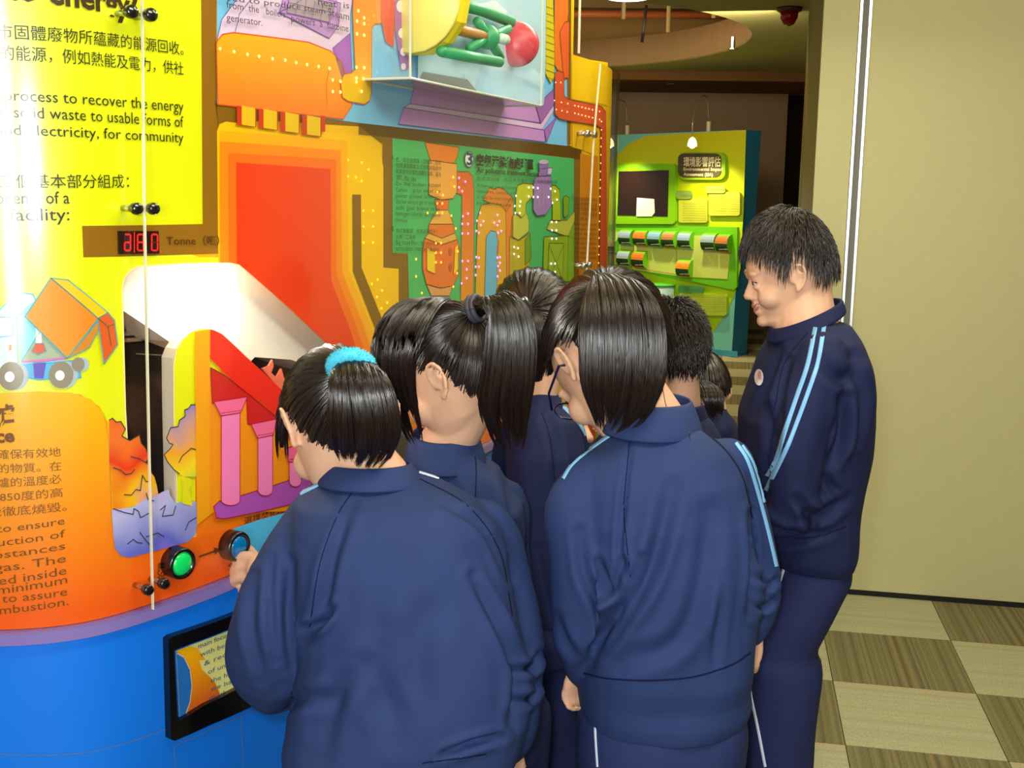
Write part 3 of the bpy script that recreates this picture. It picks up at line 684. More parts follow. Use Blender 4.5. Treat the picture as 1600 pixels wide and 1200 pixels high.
S = Sheet()                                         # orange text field lower left, gradient ground and hopper graphic
of = ramp_mat('print_text_field', [(0, (252, 96, 10)), (0.45, (252, 150, 12)), (1, (250, 196, 12))], (0, 0, 1), 0.95, 1.33)
S.poly([(-130, 615), (60, 611), (110, 613), (142, 624), (161, 645), (169, 690), (173, 800), (178, 850), (188, 868), (205, 872), (205, 1010), (-130, 1010)], of, 3)
S.poly([(188, 868), (300, 840), (470, 790), (470, 1000), (188, 1010)], ramp_mat('print_lower_band', [(0, (254, 96, 8)), (1, (250, 128, 12))], (0, 0, 1), 0.95, 1.1), 2)
S.poly([(301, 518), (325, 514), (325, 640), (330, 800), (305, 820), (303, 640)], (246, 166, 12), 9)
S.poly([(325, 514), (340, 518), (370, 546), (440, 610), (520, 690), (560, 740), (545, 800), (325, 560)], (236, 44, 24), 10)
S.poly([(325, 574), (345, 585), (430, 650), (500, 720), (560, 800), (325, 800)], (246, 150, 16), 10)
S.ring([(325, 574), (345, 585), (424, 648), (430, 660), (424, 662), (420, 670), (383, 662), (381, 620), (328, 630)], (206, 34, 30), (150, 20, 20), 1.6, 11)
PK = (250, 134, 196); PE = (176, 24, 50)
S.ring([(330, 790), (338, 783), (480, 738), (540, 725), (550, 745), (480, 780), (345, 810), (334, 808)], (180, 84, 190), PE, 1.6, 12)
for x0, x1, yt, yb, k0, k1 in ((341, 370, 645, 789, 329, 381), (398, 421, 680, 774, 387, 426), (447, 466, 718, 760, 440, 470)):
    n = 8; P = [(x0, yt), (x1, yt-4)] + [(x1-(x1-x0)/2*(1-math.cos(a)), yb-8+8*math.sin(a)) for a in [PI*k/n for k in range(n+1)]]
    S.ring(P, PK, PE, 1.4, 14)
    S.ring([(k0, yt-18), (k1, yt-26), (x1+1, yt-1), (x0-1, yt+4)], (250, 110, 160), PE, 1.4, 15)
S.poly([(355, 832), (362, 825), (400, 812), (470, 792), (470, 860), (420, 872), (362, 878), (355, 874)], (90, 200, 250), 10)
S.line([(310, 869), (336, 860)], 3.0, (100, 56, 20), 6); S.poly([(332, 855), (344, 858), (334, 866)], (100, 56, 20), 6)
PART(S, 'hopper_print')

# tie-dyed jagged shapes at the foot of the window, cut along angular edges
def tie(name, a, b, c, vec, lo, hi):
    return ramp_mat(name, [(0, a), (0.33, b), (0.66, c), (1, a)], vec, lo, hi, noise_amt=0.35, nscale=7)
S = Sheet(False)
t1 = ramp_mat('tie_red', [(0, (230, 130, 180)), (0.15, (250, 190, 20)), (0.35, (236, 60, 24)), (0.55, (244, 120, 40)), (0.75, (228, 40, 24)), (1, (246, 140, 50))], (0, 0, 1), 1.18, 1.50, noise_amt=0.22, nscale=11)
t2 = ramp_mat('tie_violet', [(0, (190, 90, 200)), (0.3, (150, 110, 220)), (0.5, (100, 110, 210)), (0.75, (190, 190, 236)), (1, (206, 140, 226))], (0.3, 0, 1), 0.82, 1.08, noise_amt=0.22, nscale=8)
t3 = ramp_mat('tie_rainbow', [(0, (130, 220, 190)), (0.2, (150, 220, 60)), (0.4, (250, 220, 30)), (0.55, (246, 170, 40)), (0.7, (110, 130, 220)), (0.85, (200, 220, 90)), (1, (220, 150, 220))], (0, 0, 1), 1.08, 1.42, noise_amt=0.12, nscale=9)
P1 = [(169, 656), (174, 653), (180, 659), (187, 658), (194, 670), (189, 681), (201, 688), (216, 679), (219, 692), (226, 700), (231, 714), (226, 722), (234, 728), (235, 738), (240, 745), (244, 760), (246, 772), (232, 782), (176, 800), (170, 720)]
S.poly(P1, t1, 5); S.line(P1[:13], 1.6, (70, 60, 40), 7)
P2 = [(173, 796), (205, 792), (228, 778), (238, 776), (252, 768), (262, 764), (264, 774), (273, 786), (290, 780), (305, 784), (306, 820), (303, 836), (292, 846), (200, 871), (188, 868), (179, 858), (176, 840)]
S.poly(P2, t2, 6)
P3 = [(304, 632), (296, 632), (292, 638), (286, 640), (287, 650), (278, 656), (276, 666), (264, 668), (258, 684), (262, 692), (268, 694), (264, 700), (254, 710), (260, 722), (270, 734), (278, 740), (284, 744), (299, 749), (297, 760), (296, 790), (283, 786), (281, 744), (306, 744)]
S.poly(P3, t3, 6); S.line(P3[:16], 1.6, (60, 60, 70), 8); S.poly([(284, 744), (299, 749), (293, 764), (298, 790), (282, 786)], (232, 226, 20), 9)
for L_ in ([(175, 730), (186, 734), (194, 741), (203, 739), (208, 733)], [(192, 772), (203, 773), (210, 764), (217, 766), (220, 742), (226, 752), (233, 750)], [(175, 794), (192, 800), (206, 803), (207, 794), (214, 798), (217, 808), (225, 804), (232, 800)],
           [(202, 713), (215, 716), (225, 722)], [(197, 849), (206, 842), (212, 847), (220, 848)], [(216, 831), (225, 843), (234, 854)], [(226, 838), (244, 832), (254, 838)], [(248, 796), (256, 789), (251, 806), (268, 804), (272, 790)],
           [(287, 828), (292, 815), (304, 808)], [(277, 722), (282, 712), (296, 700), (303, 702)], [(226, 770), (229, 780), (238, 782)]):
    S.line(L_, 1.6, (60, 60, 78), 9)
PART(S, 'tie_dye_print')

# red figures, seven-segment, in their black box
S = Sheet(); S.extrude(0.0006, [(186, 361), (248, 361), (249, 396), (187, 397)], mat('led_housing', (34, 12, 10), 0.3), 0.006)
disp = PART(S, 'weight_counter')
S = Sheet(); sm = mat('led_red', (255, 30, 30), 0.4, emit=(255, 20, 26), estr=1.0); dk = mat('led_unlit', (96, 14, 14), 0.4)
def seg7(x, y, w, h, on):
    g = 1.4; segs = {'a': [(x+g, y), (x+w-g, y)], 'g': [(x+g, y+h/2), (x+w-g, y+h/2)], 'd': [(x+g, y+h), (x+w-g, y+h)], 'f': [(x, y+g), (x, y+h/2-g)], 'b': [(x+w, y+g), (x+w, y+h/2-g)], 'e': [(x, y+h/2+g), (x, y+h-g)], 'c': [(x+w, y+h/2+g), (x+w, y+h-g)]}
    for k, p in segs.items(): S.line(p, 2.4, sm if k in on else dk, 14)
seg7(191, 366, 9, 25, 'abcdeg'); S.line([(206, 363), (206, 394)], 1.4, sm, 14); seg7(211, 366, 9, 25, 'abcdefg'); seg7(233, 366, 9, 25, 'abcdef'); S.line([(247, 392), (247, 393)], 2, sm, 14)
S.done('digit', disp)

# --- lettering --------------------------------------------------------------------------------
S = Sheet(); K = (44, 38, 20); K2 = (96, 84, 30)
S.text('Waste-to-energy?', (-150, -12), (214, 28), 36, (64, 40, 12), bold=0.03, h1=30)
S.text('都市固體廢物所蘊藏的能源回收。', (-30, 58), (285, 85), 22, K, h1=19)
S.text('的能源，例如熱能及電力，供社', (2, 92), (285, 116), 22, K, h1=19)
S.text('is a process to recover the energy', (-34, 156), (285, 175), 15, K, h1=15)
S.text('municipal solid waste to usable forms of', (-82, 181), (285, 199), 15, K, h1=15)
S.text('heat and electricity, for community', (-60, 209), (285, 223), 14, K, h1=14)
S.text('的三個基本部分組成：', (-25, 292), (200, 292), 20, K, h1=20)
S.text('components of a', (-62, 319), (108, 318), 17, K); S.text('facility:', (16, 345), (108, 344), 17, K)
S.text('Tonne（噸）', (258, 382), (340, 382), 15, (80, 50, 10), layer=8, bold=0.01)
S.text('焚化爐', (-70, 668), (25, 660), 30, (120, 64, 8), bold=0.03); S.text('Furnace', (-75, 694), (24, 689), 17, (120, 64, 8), bold=0.04)
T5 = (140, 86, 8)
S.text('必須確保有效地', (-42, 716), (95, 711), 14, T5); S.text('所燃燒的物質。在', (-62, 738), (96, 733), 14, T5); S.text('燃燒爐的溫度必', (-42, 761), (96, 753), 14, T5)
S.text('攝氏850度的高', (-42, 784), (98, 774), 14, T5); S.text('才可能徹底燒毀。', (-62, 807), (104, 796), 14, T5)
T6 = (124, 74, 10)
S.text('It is important to ensure', (-150, 838), (101, 818), 10, T6); S.text('complete destruction of', (-160, 860), (102, 838), 10, T6)
S.text('all organic substances', (-160, 879), (102, 857), 10, T6); S.text('in the gas. The', (-90, 900), (103, 877), 11, T6)
S.text('waste is combusted inside', (-180, 922), (104, 896), 11, T6); S.text('furnace with a minimum', (-160, 936), (105, 910), 11, T6)
S.text('of 850°c to assure', (-90, 945), (105, 929), 11, T6); S.text('complete combustion.', (-126, 964), (107, 944), 11, T6)
S.text('開始', (245, 890), (262, 884), 11, K, layer=8); S.text('Start', (244, 903), (264, 896), 10, K, layer=8)
S.text('選擇焚化垃圾', (379, 818), (452, 797), 10, K, layer=8); S.text('Select', (354, 891), (395, 882), 9, K, layer=8)
PART(S, 'left_lettering')
S = Sheet(); K3 = (60, 52, 70)
S.text('used to produce steam', (335, 0), (500, 22), 9, K3, layer=22); S.text('heat  is', (489, 8), (538, 14), 9, K3, layer=22)
S.text('from  the  boilers  powers  a  turbine', (347, 13), (537, 50), 10, K3, layer=22) if False else None
S.text('from  the   boilers', (346, 13), (438, 28), 10, K3, layer=22); S.text('Steam', (505, 24), (538, 32), 10, K3, layer=22)
S.text('generator.', (346, 33), (402, 41), 10, K3, layer=22); S.text('powers  a  turbine', (447, 34), (537, 50), 10, K3, layer=22)
PART(S, 'turbine_lettering')
S = Sheet(); K4 = (34, 60, 30); L_ = 18
S.text('3', (725.5, 257), (735, 258), 16, (30, 60, 90), layer=13, bold=0.03)
S.text('空氣污染物處理區', (739, 257), (829, 264), 17, (30, 26, 16), layer=L_, bold=0.04)
S.text('Air pollutants treatment Section', (740, 269), (838, 276), 7, (30, 36, 16), layer=L_, bold=0.03)
S.text('新式焚化爐一般設有完善的空氣污染控制系統', (740, 281), (866, 287), 6, K4, layer=L_)
for k, (b, x1) in enumerate((('Advanced gas pollutants', 802), ('measures, control and', 800), ('to meet the most stringent', 797), ('are standard of emissions.', 795))):
    S.text(b, (740, 292+9*k), (x1, 296+9*k), 5, K4, layer=L_)
S.text('A', (606, 250), (610, 250), 7, K4, layer=L_)
for k, b in enumerate(('乾／濕洗滌煙器／活性炭：石灰', '漿噴灑進廢氣及活炭粉末吸收中', '和廢氣中的酸性氣體氧化氮、氯化', '氫及汞')):
    S.text(b, (613, 252+9.2*k), (684 if k < 3 else 646, 257+9.2*k), 7, K4, layer=L_)
for k, b in enumerate(('Dry  Wet  scrubbers  Activated', 'Carbon  :  sprays  wetted  lime', 'powder  activated  carbon  into', 'the hot exhaust gas to neutralise', 'acidic  gases  (sulphur  oxides,', 'hydrogen chloride) and remove', 'mercury.')):
    S.text(b, (613, 290+9.3*k), (683 if k < 6 else 632, 292+9.3*k), 5.6, K4, layer=L_)
S.text('B', (606, 361), (610, 361), 7, K4, layer=L_)
for k, (b, x1) in enumerate((('袋式集塵器：用來清除粒子／', 680), ('水銀／二噁英', 644), ('Bag house filter : to remove fly', 680), ('particulates / mercury / dioxins.', 682))):
    S.text(b, (613, 363+9.4*k), (x1, 364+9.4*k), 6.4, K4, layer=L_)
S.text('C', (890, 311), (893, 311), 6, (70, 46, 10), layer=L_)
for k, b in enumerate(('氧化氮脫除系統以', '氨水或尿素注入爐', '內降低煙氣中的氧', '化氮之排放量及減', '低空氣污染')):
    S.text(b, (894, 313+7.6*k), (929 if k < 4 else 918, 315+7.6*k), 6, (90, 56, 10), layer=L_)
for k, b in enumerate(('Nitrogen oxide', 'removal system', 'urea solution', 'is injected to', 'furnace gases', 'to reduce the', 'nitrogen oxide', 'to react with', 'emission.')):
    S.text(b, (893, 352+7.4*k), (928 if k < 8 else 914, 353+7.4*k), 4.6, (90, 56, 10), layer=L_)
PART(S, 'treatment_lettering')

# --- light dots set into the print ---------------------------------------------------------------
def leds(name, pts, m, rpx=2.0, off=0.010):
    bm = bmesh.new()
    for x, y in pts:
        s_, z_ = px2sz(x, y, off); p = sz2w(s_, z_, off); r = rpx*mpp(x, y, p.y)
        i = int(s_/DS); n = Vector((NRM[i][0], NRM[i][1], 0))
        lathe(bm, p - n*0.002, n, [(0, 0), (0, r), (r*0.5, r*0.8), (r*0.9, 0)], 7)
    return stuff(obj(name, bm, m, KIOSK))
warm = mat('led_warm', (255, 240, 150), 0.4, emit=(255, 236, 120), estr=1.6); yled = mat('led_yellow', (255, 235, 20), 0.4, emit=(255, 230, 10), estr=1.3)
pinkled = mat('led_pink', (240, 160, 250), 0.4, emit=(226, 160, 255), estr=1.0); whl = mat('led_white', (240, 240, 255), 0.4, emit=(236, 236, 255), estr=1.5)
leds('boiler_light_dots', [(345, 76), (367, 81), (388, 85), (406, 88), (427, 92), (447, 94), (464, 98), (481, 101), (499, 104), (516, 107), (521, 125), (521, 143), (533, 127), (533, 144), (561, 17), (570, 28), (559, 33), (570, 37), (559, 53), (570, 55), (558, 105), (570, 106), (558, 122), (569, 123), (558, 128), (566, 143)], warm, 2.6)
leds('furnace_light_dots', [(545, 250), (566, 254), (577, 265), (545, 276), (557, 277), (566, 283), (569, 329), (584, 329), (569, 354), (584, 354), (569, 379), (584, 379), (591, 437), (582, 444), (598, 454), (590, 464), (606, 473), (597, 482)], yled, 1.9)
rl = [(x, y) for x, y in ((869, 129), (877, 129), (867, 157), (878, 160), (888, 162), (870, 171), (879, 173), (887, 175))]
rl += [(899+5.5*k, 165+1.3*k) for k in range(8)] + [(899+5.5*k, 177+1.4*k) for k in range(8)] + [(940.5-0.03*k*9, 190+13*k) for k in range(18)]
leds('flue_light_dots', rl, warm, 1.3)
leds('scrubber_light_dots', [(709, 277), (711, 292), (684, 300), (693, 305), (684, 318), (692, 318), (669, 333), (684, 333), (692, 333), (706, 337), (713, 357), (682, 380), (690, 380), (682, 395), (690, 395), (716, 393), (651, 405), (682, 410), (690, 410), (651, 432), (715, 427), (709, 448), (660, 458)], mat('led_orange', (255, 190, 60), 0.4, emit=(255, 180, 40), estr=1.5), 2.2)
pk_ = [(718, 278), (728, 284), (718, 293), (723, 299), (724, 338), (732, 334), (723, 350), (732, 350), (723, 365), (732, 365), (723, 408), (732, 408), (730, 421), (730, 435), (722, 443), (751, 333), (778, 336), (746, 345), (756, 346), (752, 352), (773, 348), (781, 346), (778, 352), (745, 361), (749, 364), (779, 364), (784, 361), (745, 402), (749, 403), (778, 403), (782, 402), (782, 411), (744, 417), (749, 417), (779, 416), (782, 423), (744, 430), (778, 432)]
leds('flue_pink_light_dots', pk_, pinkled, 2.2)
leds('filter_light_dots', [(807, 306), (814, 315), (805, 322), (813, 322), (806, 333), (813, 333), (827, 293), (827, 307), (834, 293), (841, 294), (834, 308), (841, 308), (861, 295), (868, 299), (858, 308), (871, 312), (864, 317), (863, 347), (870, 347), (863, 360), (870, 360), (863, 373), (870, 373), (862, 412), (868, 412), (861, 425), (868, 425), (804, 386), (810, 388), (804, 397), (811, 401)], whl, 1.9)

# --- window: lit white chute and the dark works behind --------------------------------------------
S = Sheet(); S.extrude(-0.12, [(150, 390), (420, 390), (700, 640), (700, 760), (640, 690), (520, 585), (455, 562), (398, 558), (385, 572), (330, 556), (265, 534), (190, 484), (150, 462)], mat('chute_white', (250, 246, 230), 0.5, 0.3), -0.035)
PART(S, 'chute')
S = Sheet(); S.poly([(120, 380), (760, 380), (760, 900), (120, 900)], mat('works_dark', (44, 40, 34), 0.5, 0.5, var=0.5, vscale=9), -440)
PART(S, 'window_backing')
S = Sheet(); S.extrude(-0.19, [(150, 380), (700, 380), (700, 400), (150, 402)], mat('lamp_tray', (230, 226, 210), 0.5), -0.185); PART(S, 'lamp_tray')
S = Sheet(); gm = mat('bracket_grey', (150, 142, 120), 0.4)
S.extrude(-0.14, [(150, 518), (300, 512), (300, 520), (150, 526)], gm, -0.125); S.extrude(-0.14, [(150, 532), (222, 527), (222, 533), (150, 538)], gm, -0.125); S.extrude(-0.16, [(215, 552), (275, 555), (275, 557), (215, 554)], gm, -0.155)
S.extrude(-0.15, [(160, 480), (222, 516), (222, 519), (160, 483)], (224, 110, 60), -0.145)
PART(S, 'hopper_bracket')
S = Sheet(); fl_ = (246, 120, 90)
S.extrude(-0.03, [(410, 576), (420, 572), (426, 562), (428, 572), (424, 582), (432, 590), (440, 576), (444, 590), (450, 610), (440, 612)], fl_, -0.026); PART(S, 'paper_flame')
# pale rim along the cut edge of the opening
S = Sheet(False); S.line(win + [win[0]], 2.0, (250, 236, 190), 4); PART(S, 'opening_edge')
S = Sheet(); S.extrude(-0.03, [(270, 560), (276, 545), (288, 530), (282, 560), (281, 640), (281, 790), (274, 790), (271, 650)], mat('rim_cream', (238, 226, 200), 0.4), -0.001); PART(S, 'opening_rim')
sl = bpy.data.lights.new('chute_lamp', 'POINT'); sl.energy = 3.0; sl.color = (1, 0.97, 0.88); sl.shadow_soft_size = 0.02
lo = bpy.data.objects.new('chute_lamp', sl); C.objects.link(lo); lo.location = sz2w(px2sz(330, 470)[0], px2sz(330, 470)[1], -0.012)

# --- clear acrylic cover sheets, joined at the stand-off bolts --------------------------------------
AC = acrylic('acrylic_clear', rough=0.16, refl=0.8); ED = mat('acrylic_edge', (236, 232, 200), 0.15, 0.8)
s1 = px2sz(232, 500)[0]; s2 = px2sz(917, 300)[0]
seam1 = [(221, -120), (223, 100), (226, 380), (230, 560), (234, 760), (239, 958)]; seam2 = [(939, 92), (928, 209), (917, 415), (914, 470)]
def seam_s(seam, z, o=0.028):
    q = sorted([px2sz(x, y, o)[::-1] for x, y in seam]); return float(np.interp(z, [a for a, _ in q], [b for _, b in q]))
def cover(s0, s1_, ztop, name='acrylic_cover'):
    bm = bmesh.new(); o = 0.028; rows = []; L0_ = seam_s(s0[0], 1.5) if isinstance(s0, tuple) else s0; L1_ = seam_s(s1_[0], 1.5) if isinstance(s1_, tuple) else s1_; n = max(2, int(round((L1_-L0_)/DS)))
    for k in range(n+1):
        r = []
        for j in range(9):
            z = ZB+0.004+(ztop-ZB-0.004)*j/8; a = seam_s(s0[0], z)+s0[1] if isinstance(s0, tuple) else s0; b = seam_s(s1_[0], z)+s1_[1] if isinstance(s1_, tuple) else s1_
            r.append(bm.verts.new(sz2w(a+(b-a)*k/n, z, o)))
        rows.append(r)
    for k in range(n):
        for j in range(8): bm.faces.new((rows[k][j], rows[k+1][j], rows[k+1][j+1], rows[k][j+1]))
    return obj(name, bm, AC, KIOSK, True)
cover(0.05, (seam1, -0.001), 2.74); cover((seam1, 0.001), sStep-0.02, 2.74); cover(sStep-0.02, (seam2, -0.001), ZTOP-0.01); cover((seam2, 0.001), sR-0.02, ZTOP-0.01)
for sm_, zt, zb_ in ((seam1, 2.74, ZB+0.004), (seam2, ZTOP-0.01, ZB+0.004), (None, 2.74, ZTOP)):
    for d in (0.0,):
        bm = bmesh.new(); w = 0.0008 if sm_ is not None else 0.003; V = []
        for j in range(9):
            z = zb_+(zt-zb_)*j/8; s_ = seam_s(sm_, z) if sm_ is not None else sStep-0.026
            V.append([bm.verts.new(sz2w(s_+d+a, z, o)) for a, o in ((-w, 0.025), (w, 0.025), (w, 0.031), (-w, 0.031))])
        bm.faces.new(V[0]); bm.faces.new(list(reversed(V[-1])))
        for j in range(8):
            for k in range(4): bm.faces.new((V[j][k], V[j][(k+1) % 4], V[j+1][(k+1) % 4], V[j+1][k]))
        obj('cover_edge', bm, ED, KIOSK)
chrome = mat('chrome', (205, 205, 200), 0.2, metal=1.0); blackcap = mat('bolt_cap', (24, 22, 20), 0.15, 0.9)
for x, y, r in ((207, 18, 10.5), (237, 23, 10.5), (215, 326, 9.5), (241, 326, 9.5), (232, 922, 8.5), (257, 912, 8.5), (919, 209, 6), (930, 210, 6), (913, 416, 5), (922, 414, 5)):
    s_, z_ = px2sz(x, y, 0.04); i = int(s_/DS); n = Vector((NRM[i][0], NRM[i][1], 0)); p = sz2w(s_, z_, 0); r_ = r*mpp(x, y, p.y)
    bm = bmesh.new(); lathe(bm, p, n, [(0, 0), (0, r_*0.55), (0.033, r_*0.55), (0.033, 0)], 20)
    b_ = obj('stand_off_bolt', bm, chrome, KIOSK, True)
    bm = bmesh.new(); lathe(bm, p, n, [(0.031, 0), (0.031, r_*0.93), (0.035, r_), (0.041, r_*0.98), (0.044, r_*0.85), (0.044, 0)], 24); obj('cap', bm, blackcap if x < 900 else chrome, b_, True)

# --- push buttons --------------------------------------------------------------------------------------
def push(x, y, r, col, em, name, lab):
    s_, z_ = px2sz(x, y, 0.032); i = int(s_/DS); n = Vector((NRM[i][0], NRM[i][1], 0)); p = sz2w(s_, z_, 0.012); R = r*mpp(x, y, p.y)
    bm = bmesh.new(); lathe(bm, p - n*0.01, n, [(0, 0), (0, R), (0.022, R), (0.026, R*.95), (0.027, R*.8), (0.022, R*.78), (0.022, 0)], 32); b_ = obj('push_button', bm, mat('button_bezel', (20, 18, 16), 0.2, 0.8), KIOSK, True); b_['label'] = lab
    bm = bmesh.new(); lathe(bm, p - n*0.000, n, [(0, 0), (0, R*.78), (0.012, R*.76), (0.017, R*.62), (0.0195, R*.3), (0.020, 0)], 32); obj('button_lens', bm, mat(name, col, 0.15, 0.8, emit=em, estr=0.35), b_, True)
push(289, 882, 25, (20, 210, 100), (0, 160, 70), 'lens_green', 'green start button'); push(378, 855, 24, (0, 110, 170), (0, 50, 90), 'lens_blue', 'blue selection button')

# --- framed lens window low on the plinth -----------------------------------------------------------------
fr = [(256, 997), (262, 992), (310, 976), (360, 958), (430, 930), (560, 880), (560, 1020), (430, 1078), (380, 1104), (320, 1130), (266, 1154), (260, 1152)]
inn = [(272, 1016), (300, 1005), (360, 982), (430, 955), (540, 912), (540, 990), (430, 1046), (380, 1072), (320, 1102), (278, 1128)]
S = Sheet(); FRM = mat('frame_black', (12, 11, 12), 0.22, 0.6)
c = [px2sz(*p, 0.003) for p in fr]; ci = [px2sz(*p, 0.016) for p in inn]; S.szpoly(c, FRM, 0.016, [ci]); mi = S.mi(FRM)
for ring_, d0, d1 in ((c, 0.0, 0.016), (ci, 0.004, 0.016)):
    for k in range(len(ring_)):
        a, b = ring_[k], ring_[(k+1) % len(ring_)]
        V = [S.bm.verts.new(sz2w(*a, d0)), S.bm.verts.new(sz2w(*b, d0)), S.bm.verts.new(sz2w(*b, d1)), S.bm.verts.new(sz2w(*a, d1))]; S.bm.faces.new(V).material_index = mi
S.solid = True; frame = PART(S, 'window_frame')
S = Sheet(); S.poly(inn, (232, 226, 140), 10)
S.poly([(272, 1016), (284, 1026), (293, 1045), (296, 1070), (293, 1095), (287, 1112), (278, 1128)], (40, 112, 190), 12)
S.line([(273, 1019), (284, 1026), (293, 1045), (296, 1070), (293, 1095), (287, 1112)], 2.0, (226, 190, 150), 14)
S.poly([(272, 1016), (292, 1008), (305, 1012), (318, 1030), (308, 1030), (312, 1045), (326, 1058), (333, 1066), (340, 1082), (335, 1098), (287, 1118), (296, 1070), (290, 1040)], ramp_mat('print_tongue', [(0, (220, 100, 30)), (0.4, (250, 160, 10)), (1, (252, 206, 10))], (0, 0, 1), 0.72, 0.88), 11)
for k, (b, x0, y0, x1, y1) in enumerate((('main focus for waste', 305, 1012, 392, 976), ('with best practice', 308, 1025, 392, 990), ('& recycling', 314, 1039, 380, 1009), ('of un-recycled', 320, 1052, 392, 1022), ('the huge volume', 324, 1066, 402, 1034), ('we have to find', 324, 1079, 402, 1047), ('much other solutions', 322, 1093, 420, 1053))):
    S.text(b, (x0, y0), (x1, y1), 6.5, (70, 96, 120), layer=16)
S.done('lens_print', frame)

# --- turbine model in its clear case -------------------------------------------------------------------------
def onw(x, y, off): return sz2w(*px2sz(x, y, off), off)
tb = onw(730, 110, 0.05)
bxm = acrylic('case_acrylic', (0.97, 0.99, 0.98), 0.05, 0.9); em_ = mat('case_edge', (206, 214, 190), 0.15, 0.8)
c0, c1, c2, c3 = onw(644, 126, 0), onw(846, 162, 0), onw(850, -150, 0), onw(655, -150, 0)
i = int(px2sz(740, 100)[0]/DS); nn = Vector((NRM[i][0], NRM[i][1], 0))
fz = 0.16; F = [p + nn*fz for p in (c0, c1, c2, c3)]
# case is a straight box standing off the wall
z0, z1 = onw(740, 122, 0).z, 2.6
qa, qb = onw(655, 60, 0), onw(848, 60, 0)
qa = Vector((qa.x, qa.y, 0)); qb = Vector((qb.x, qb.y, 0)); o_ = nn*0.03
cf0, cf1 = onw(641, 125, 0.11), onw(845, 163, 0.11); z0 = (cf0.z+cf1.z)/2; cf0.z = cf1.z = 0
case_pts = [cf0-nn*0.11, cf1-nn*0.11, cf1, cf0]
bm = bmesh.new(); prism(bm, [(p.x, p.y) for p in case_pts], z0, z1)
for f in [f for f in bm.faces if abs(f.normal.z) < 0.5 and f.normal.dot(nn) < -0.5]: bm.faces.remove(f)
case = obj('turbine_case', bm, bxm, KIOSK)
for a, b in ((0, 1), (1, 2), (2, 3), (3, 0)):
    bm = bmesh.new(); p, q = case_pts[a], case_pts[b]; tube(bm, [Vector((p.x, p.y, z0)), Vector((q.x, q.y, z0))], 0.0028, 6); obj('case_edge', bm, em_, case)
for p in case_pts[2:]:
    bm = bmesh.new(); tube(bm, [Vector((p.x, p.y, z0)), Vector((p.x, p.y, z1))], 0.0028, 6); obj('case_edge', bm, em_, case)
bm = bmesh.new(); V = [bm.verts.new(Vector((p.x, p.y, z0+0.002))) for p in case_pts]; bm.faces.new(V); obj('case_floor', bm, mat('case_base', (150, 166, 170), 0.2, 0.7), case)
green = mat('model_green', (52, 150, 96), 0.45); redm = mat('model_red', (214, 60, 76), 0.35); brn = mat('model_shaft', (176, 120, 50), 0.5); ylm = mat('model_yellow', (232, 216, 30), 0.45)
def mt(name, P, rpx, m, off=0.05):
    pts = [onw(x, y, off) for x, y in P]; r = rpx*mpp(*P[0], pts[0].y); bm = bmesh.new(); tube(bm, pts, r, 14)
    ball(bm, pts[0], r, 14, 8); ball(bm, pts[-1], r, 14, 8); return obj(name, bm, m, KIOSK, True)
mt('turbine_rod', [(690, 0), (750, 15), (798, 34)], 10, green, 0.04); mt('turbine_rod', [(690, 80), (740, 90), (780, 97)], 9, green, 0.09)
mt('turbine_shaft', [(690, 40), (730, 50), (762, 58)], 9, brn, 0.05)
bm = bmesh.new(); p = onw(762, 58, 0.05); k_ = mpp(762, 58, p.y); ball(bm, p, 19*k_, 20, 14)
for x, y in ((745, 32), (795, 45), (733, 76), (782, 90), (788, 62)):
    tube(bm, [p, onw(x, y, 0.05)], [8*k_, 7*k_], 10)
obj('turbine_hub', bm, green, KIOSK, True)
mt('turbine_cap', [(782, 60), (790, 62)], 8, mat('model_cap', (190, 214, 200), 0.3), 0.06)
bm = bmesh.new(); p = onw(806, 69, 0.02); k_ = mpp(806, 69, p.y); ball(bm, p, (32*k_*1.15, 24*k_, 35*k_), 24, 16); obj('turbine_ball', bm, redm, KIOSK, True)
# yellow faceted half-drum
bm = bmesh.new(); ax = (onw(760, 58, 0.05)-onw(660, 36, 0.05)).normalized(); p = onw(644, -2, 0.03); k_ = mpp(660, 40, p.y)*0.86
lathe(bm, p, ax, [(0, 0), (0, 96*k_), (0.02, 100*k_), (0.05, 98*k_), (0.085, 82*k_), (0.10, 60*k_), (0.10, 0)], 14); obj('turbine_drum', bm, ylm, KIOSK)
bm = bmesh.new(); lathe(bm, p, ax, [(-0.006, 0), (-0.006, 93*k_), (0.0, 97*k_), (0.0, 0)], 24); obj('turbine_flange', bm, mat('model_cream', (240, 226, 110), 0.4), KIOSK, True)
S = Sheet(); S.poly([(648, 130), (840, 165), (848, 120), (850, -100), (650, -100)], (186, 222, 240), 16)
S.poly([(720, 115), (735, 150), (745, 108), (790, 112), (848, 140), (845, 165), (700, 145)], (166, 208, 232), 17); S.poly([(700, 60), (740, 30), (790, 20), (770, 0), (690, 20)], (228, 240, 248), 17); S.poly([(655, 112), (725, 124), (745, 148), (648, 128)], (140, 150, 156), 18)
PART(S, 'case_back_print')
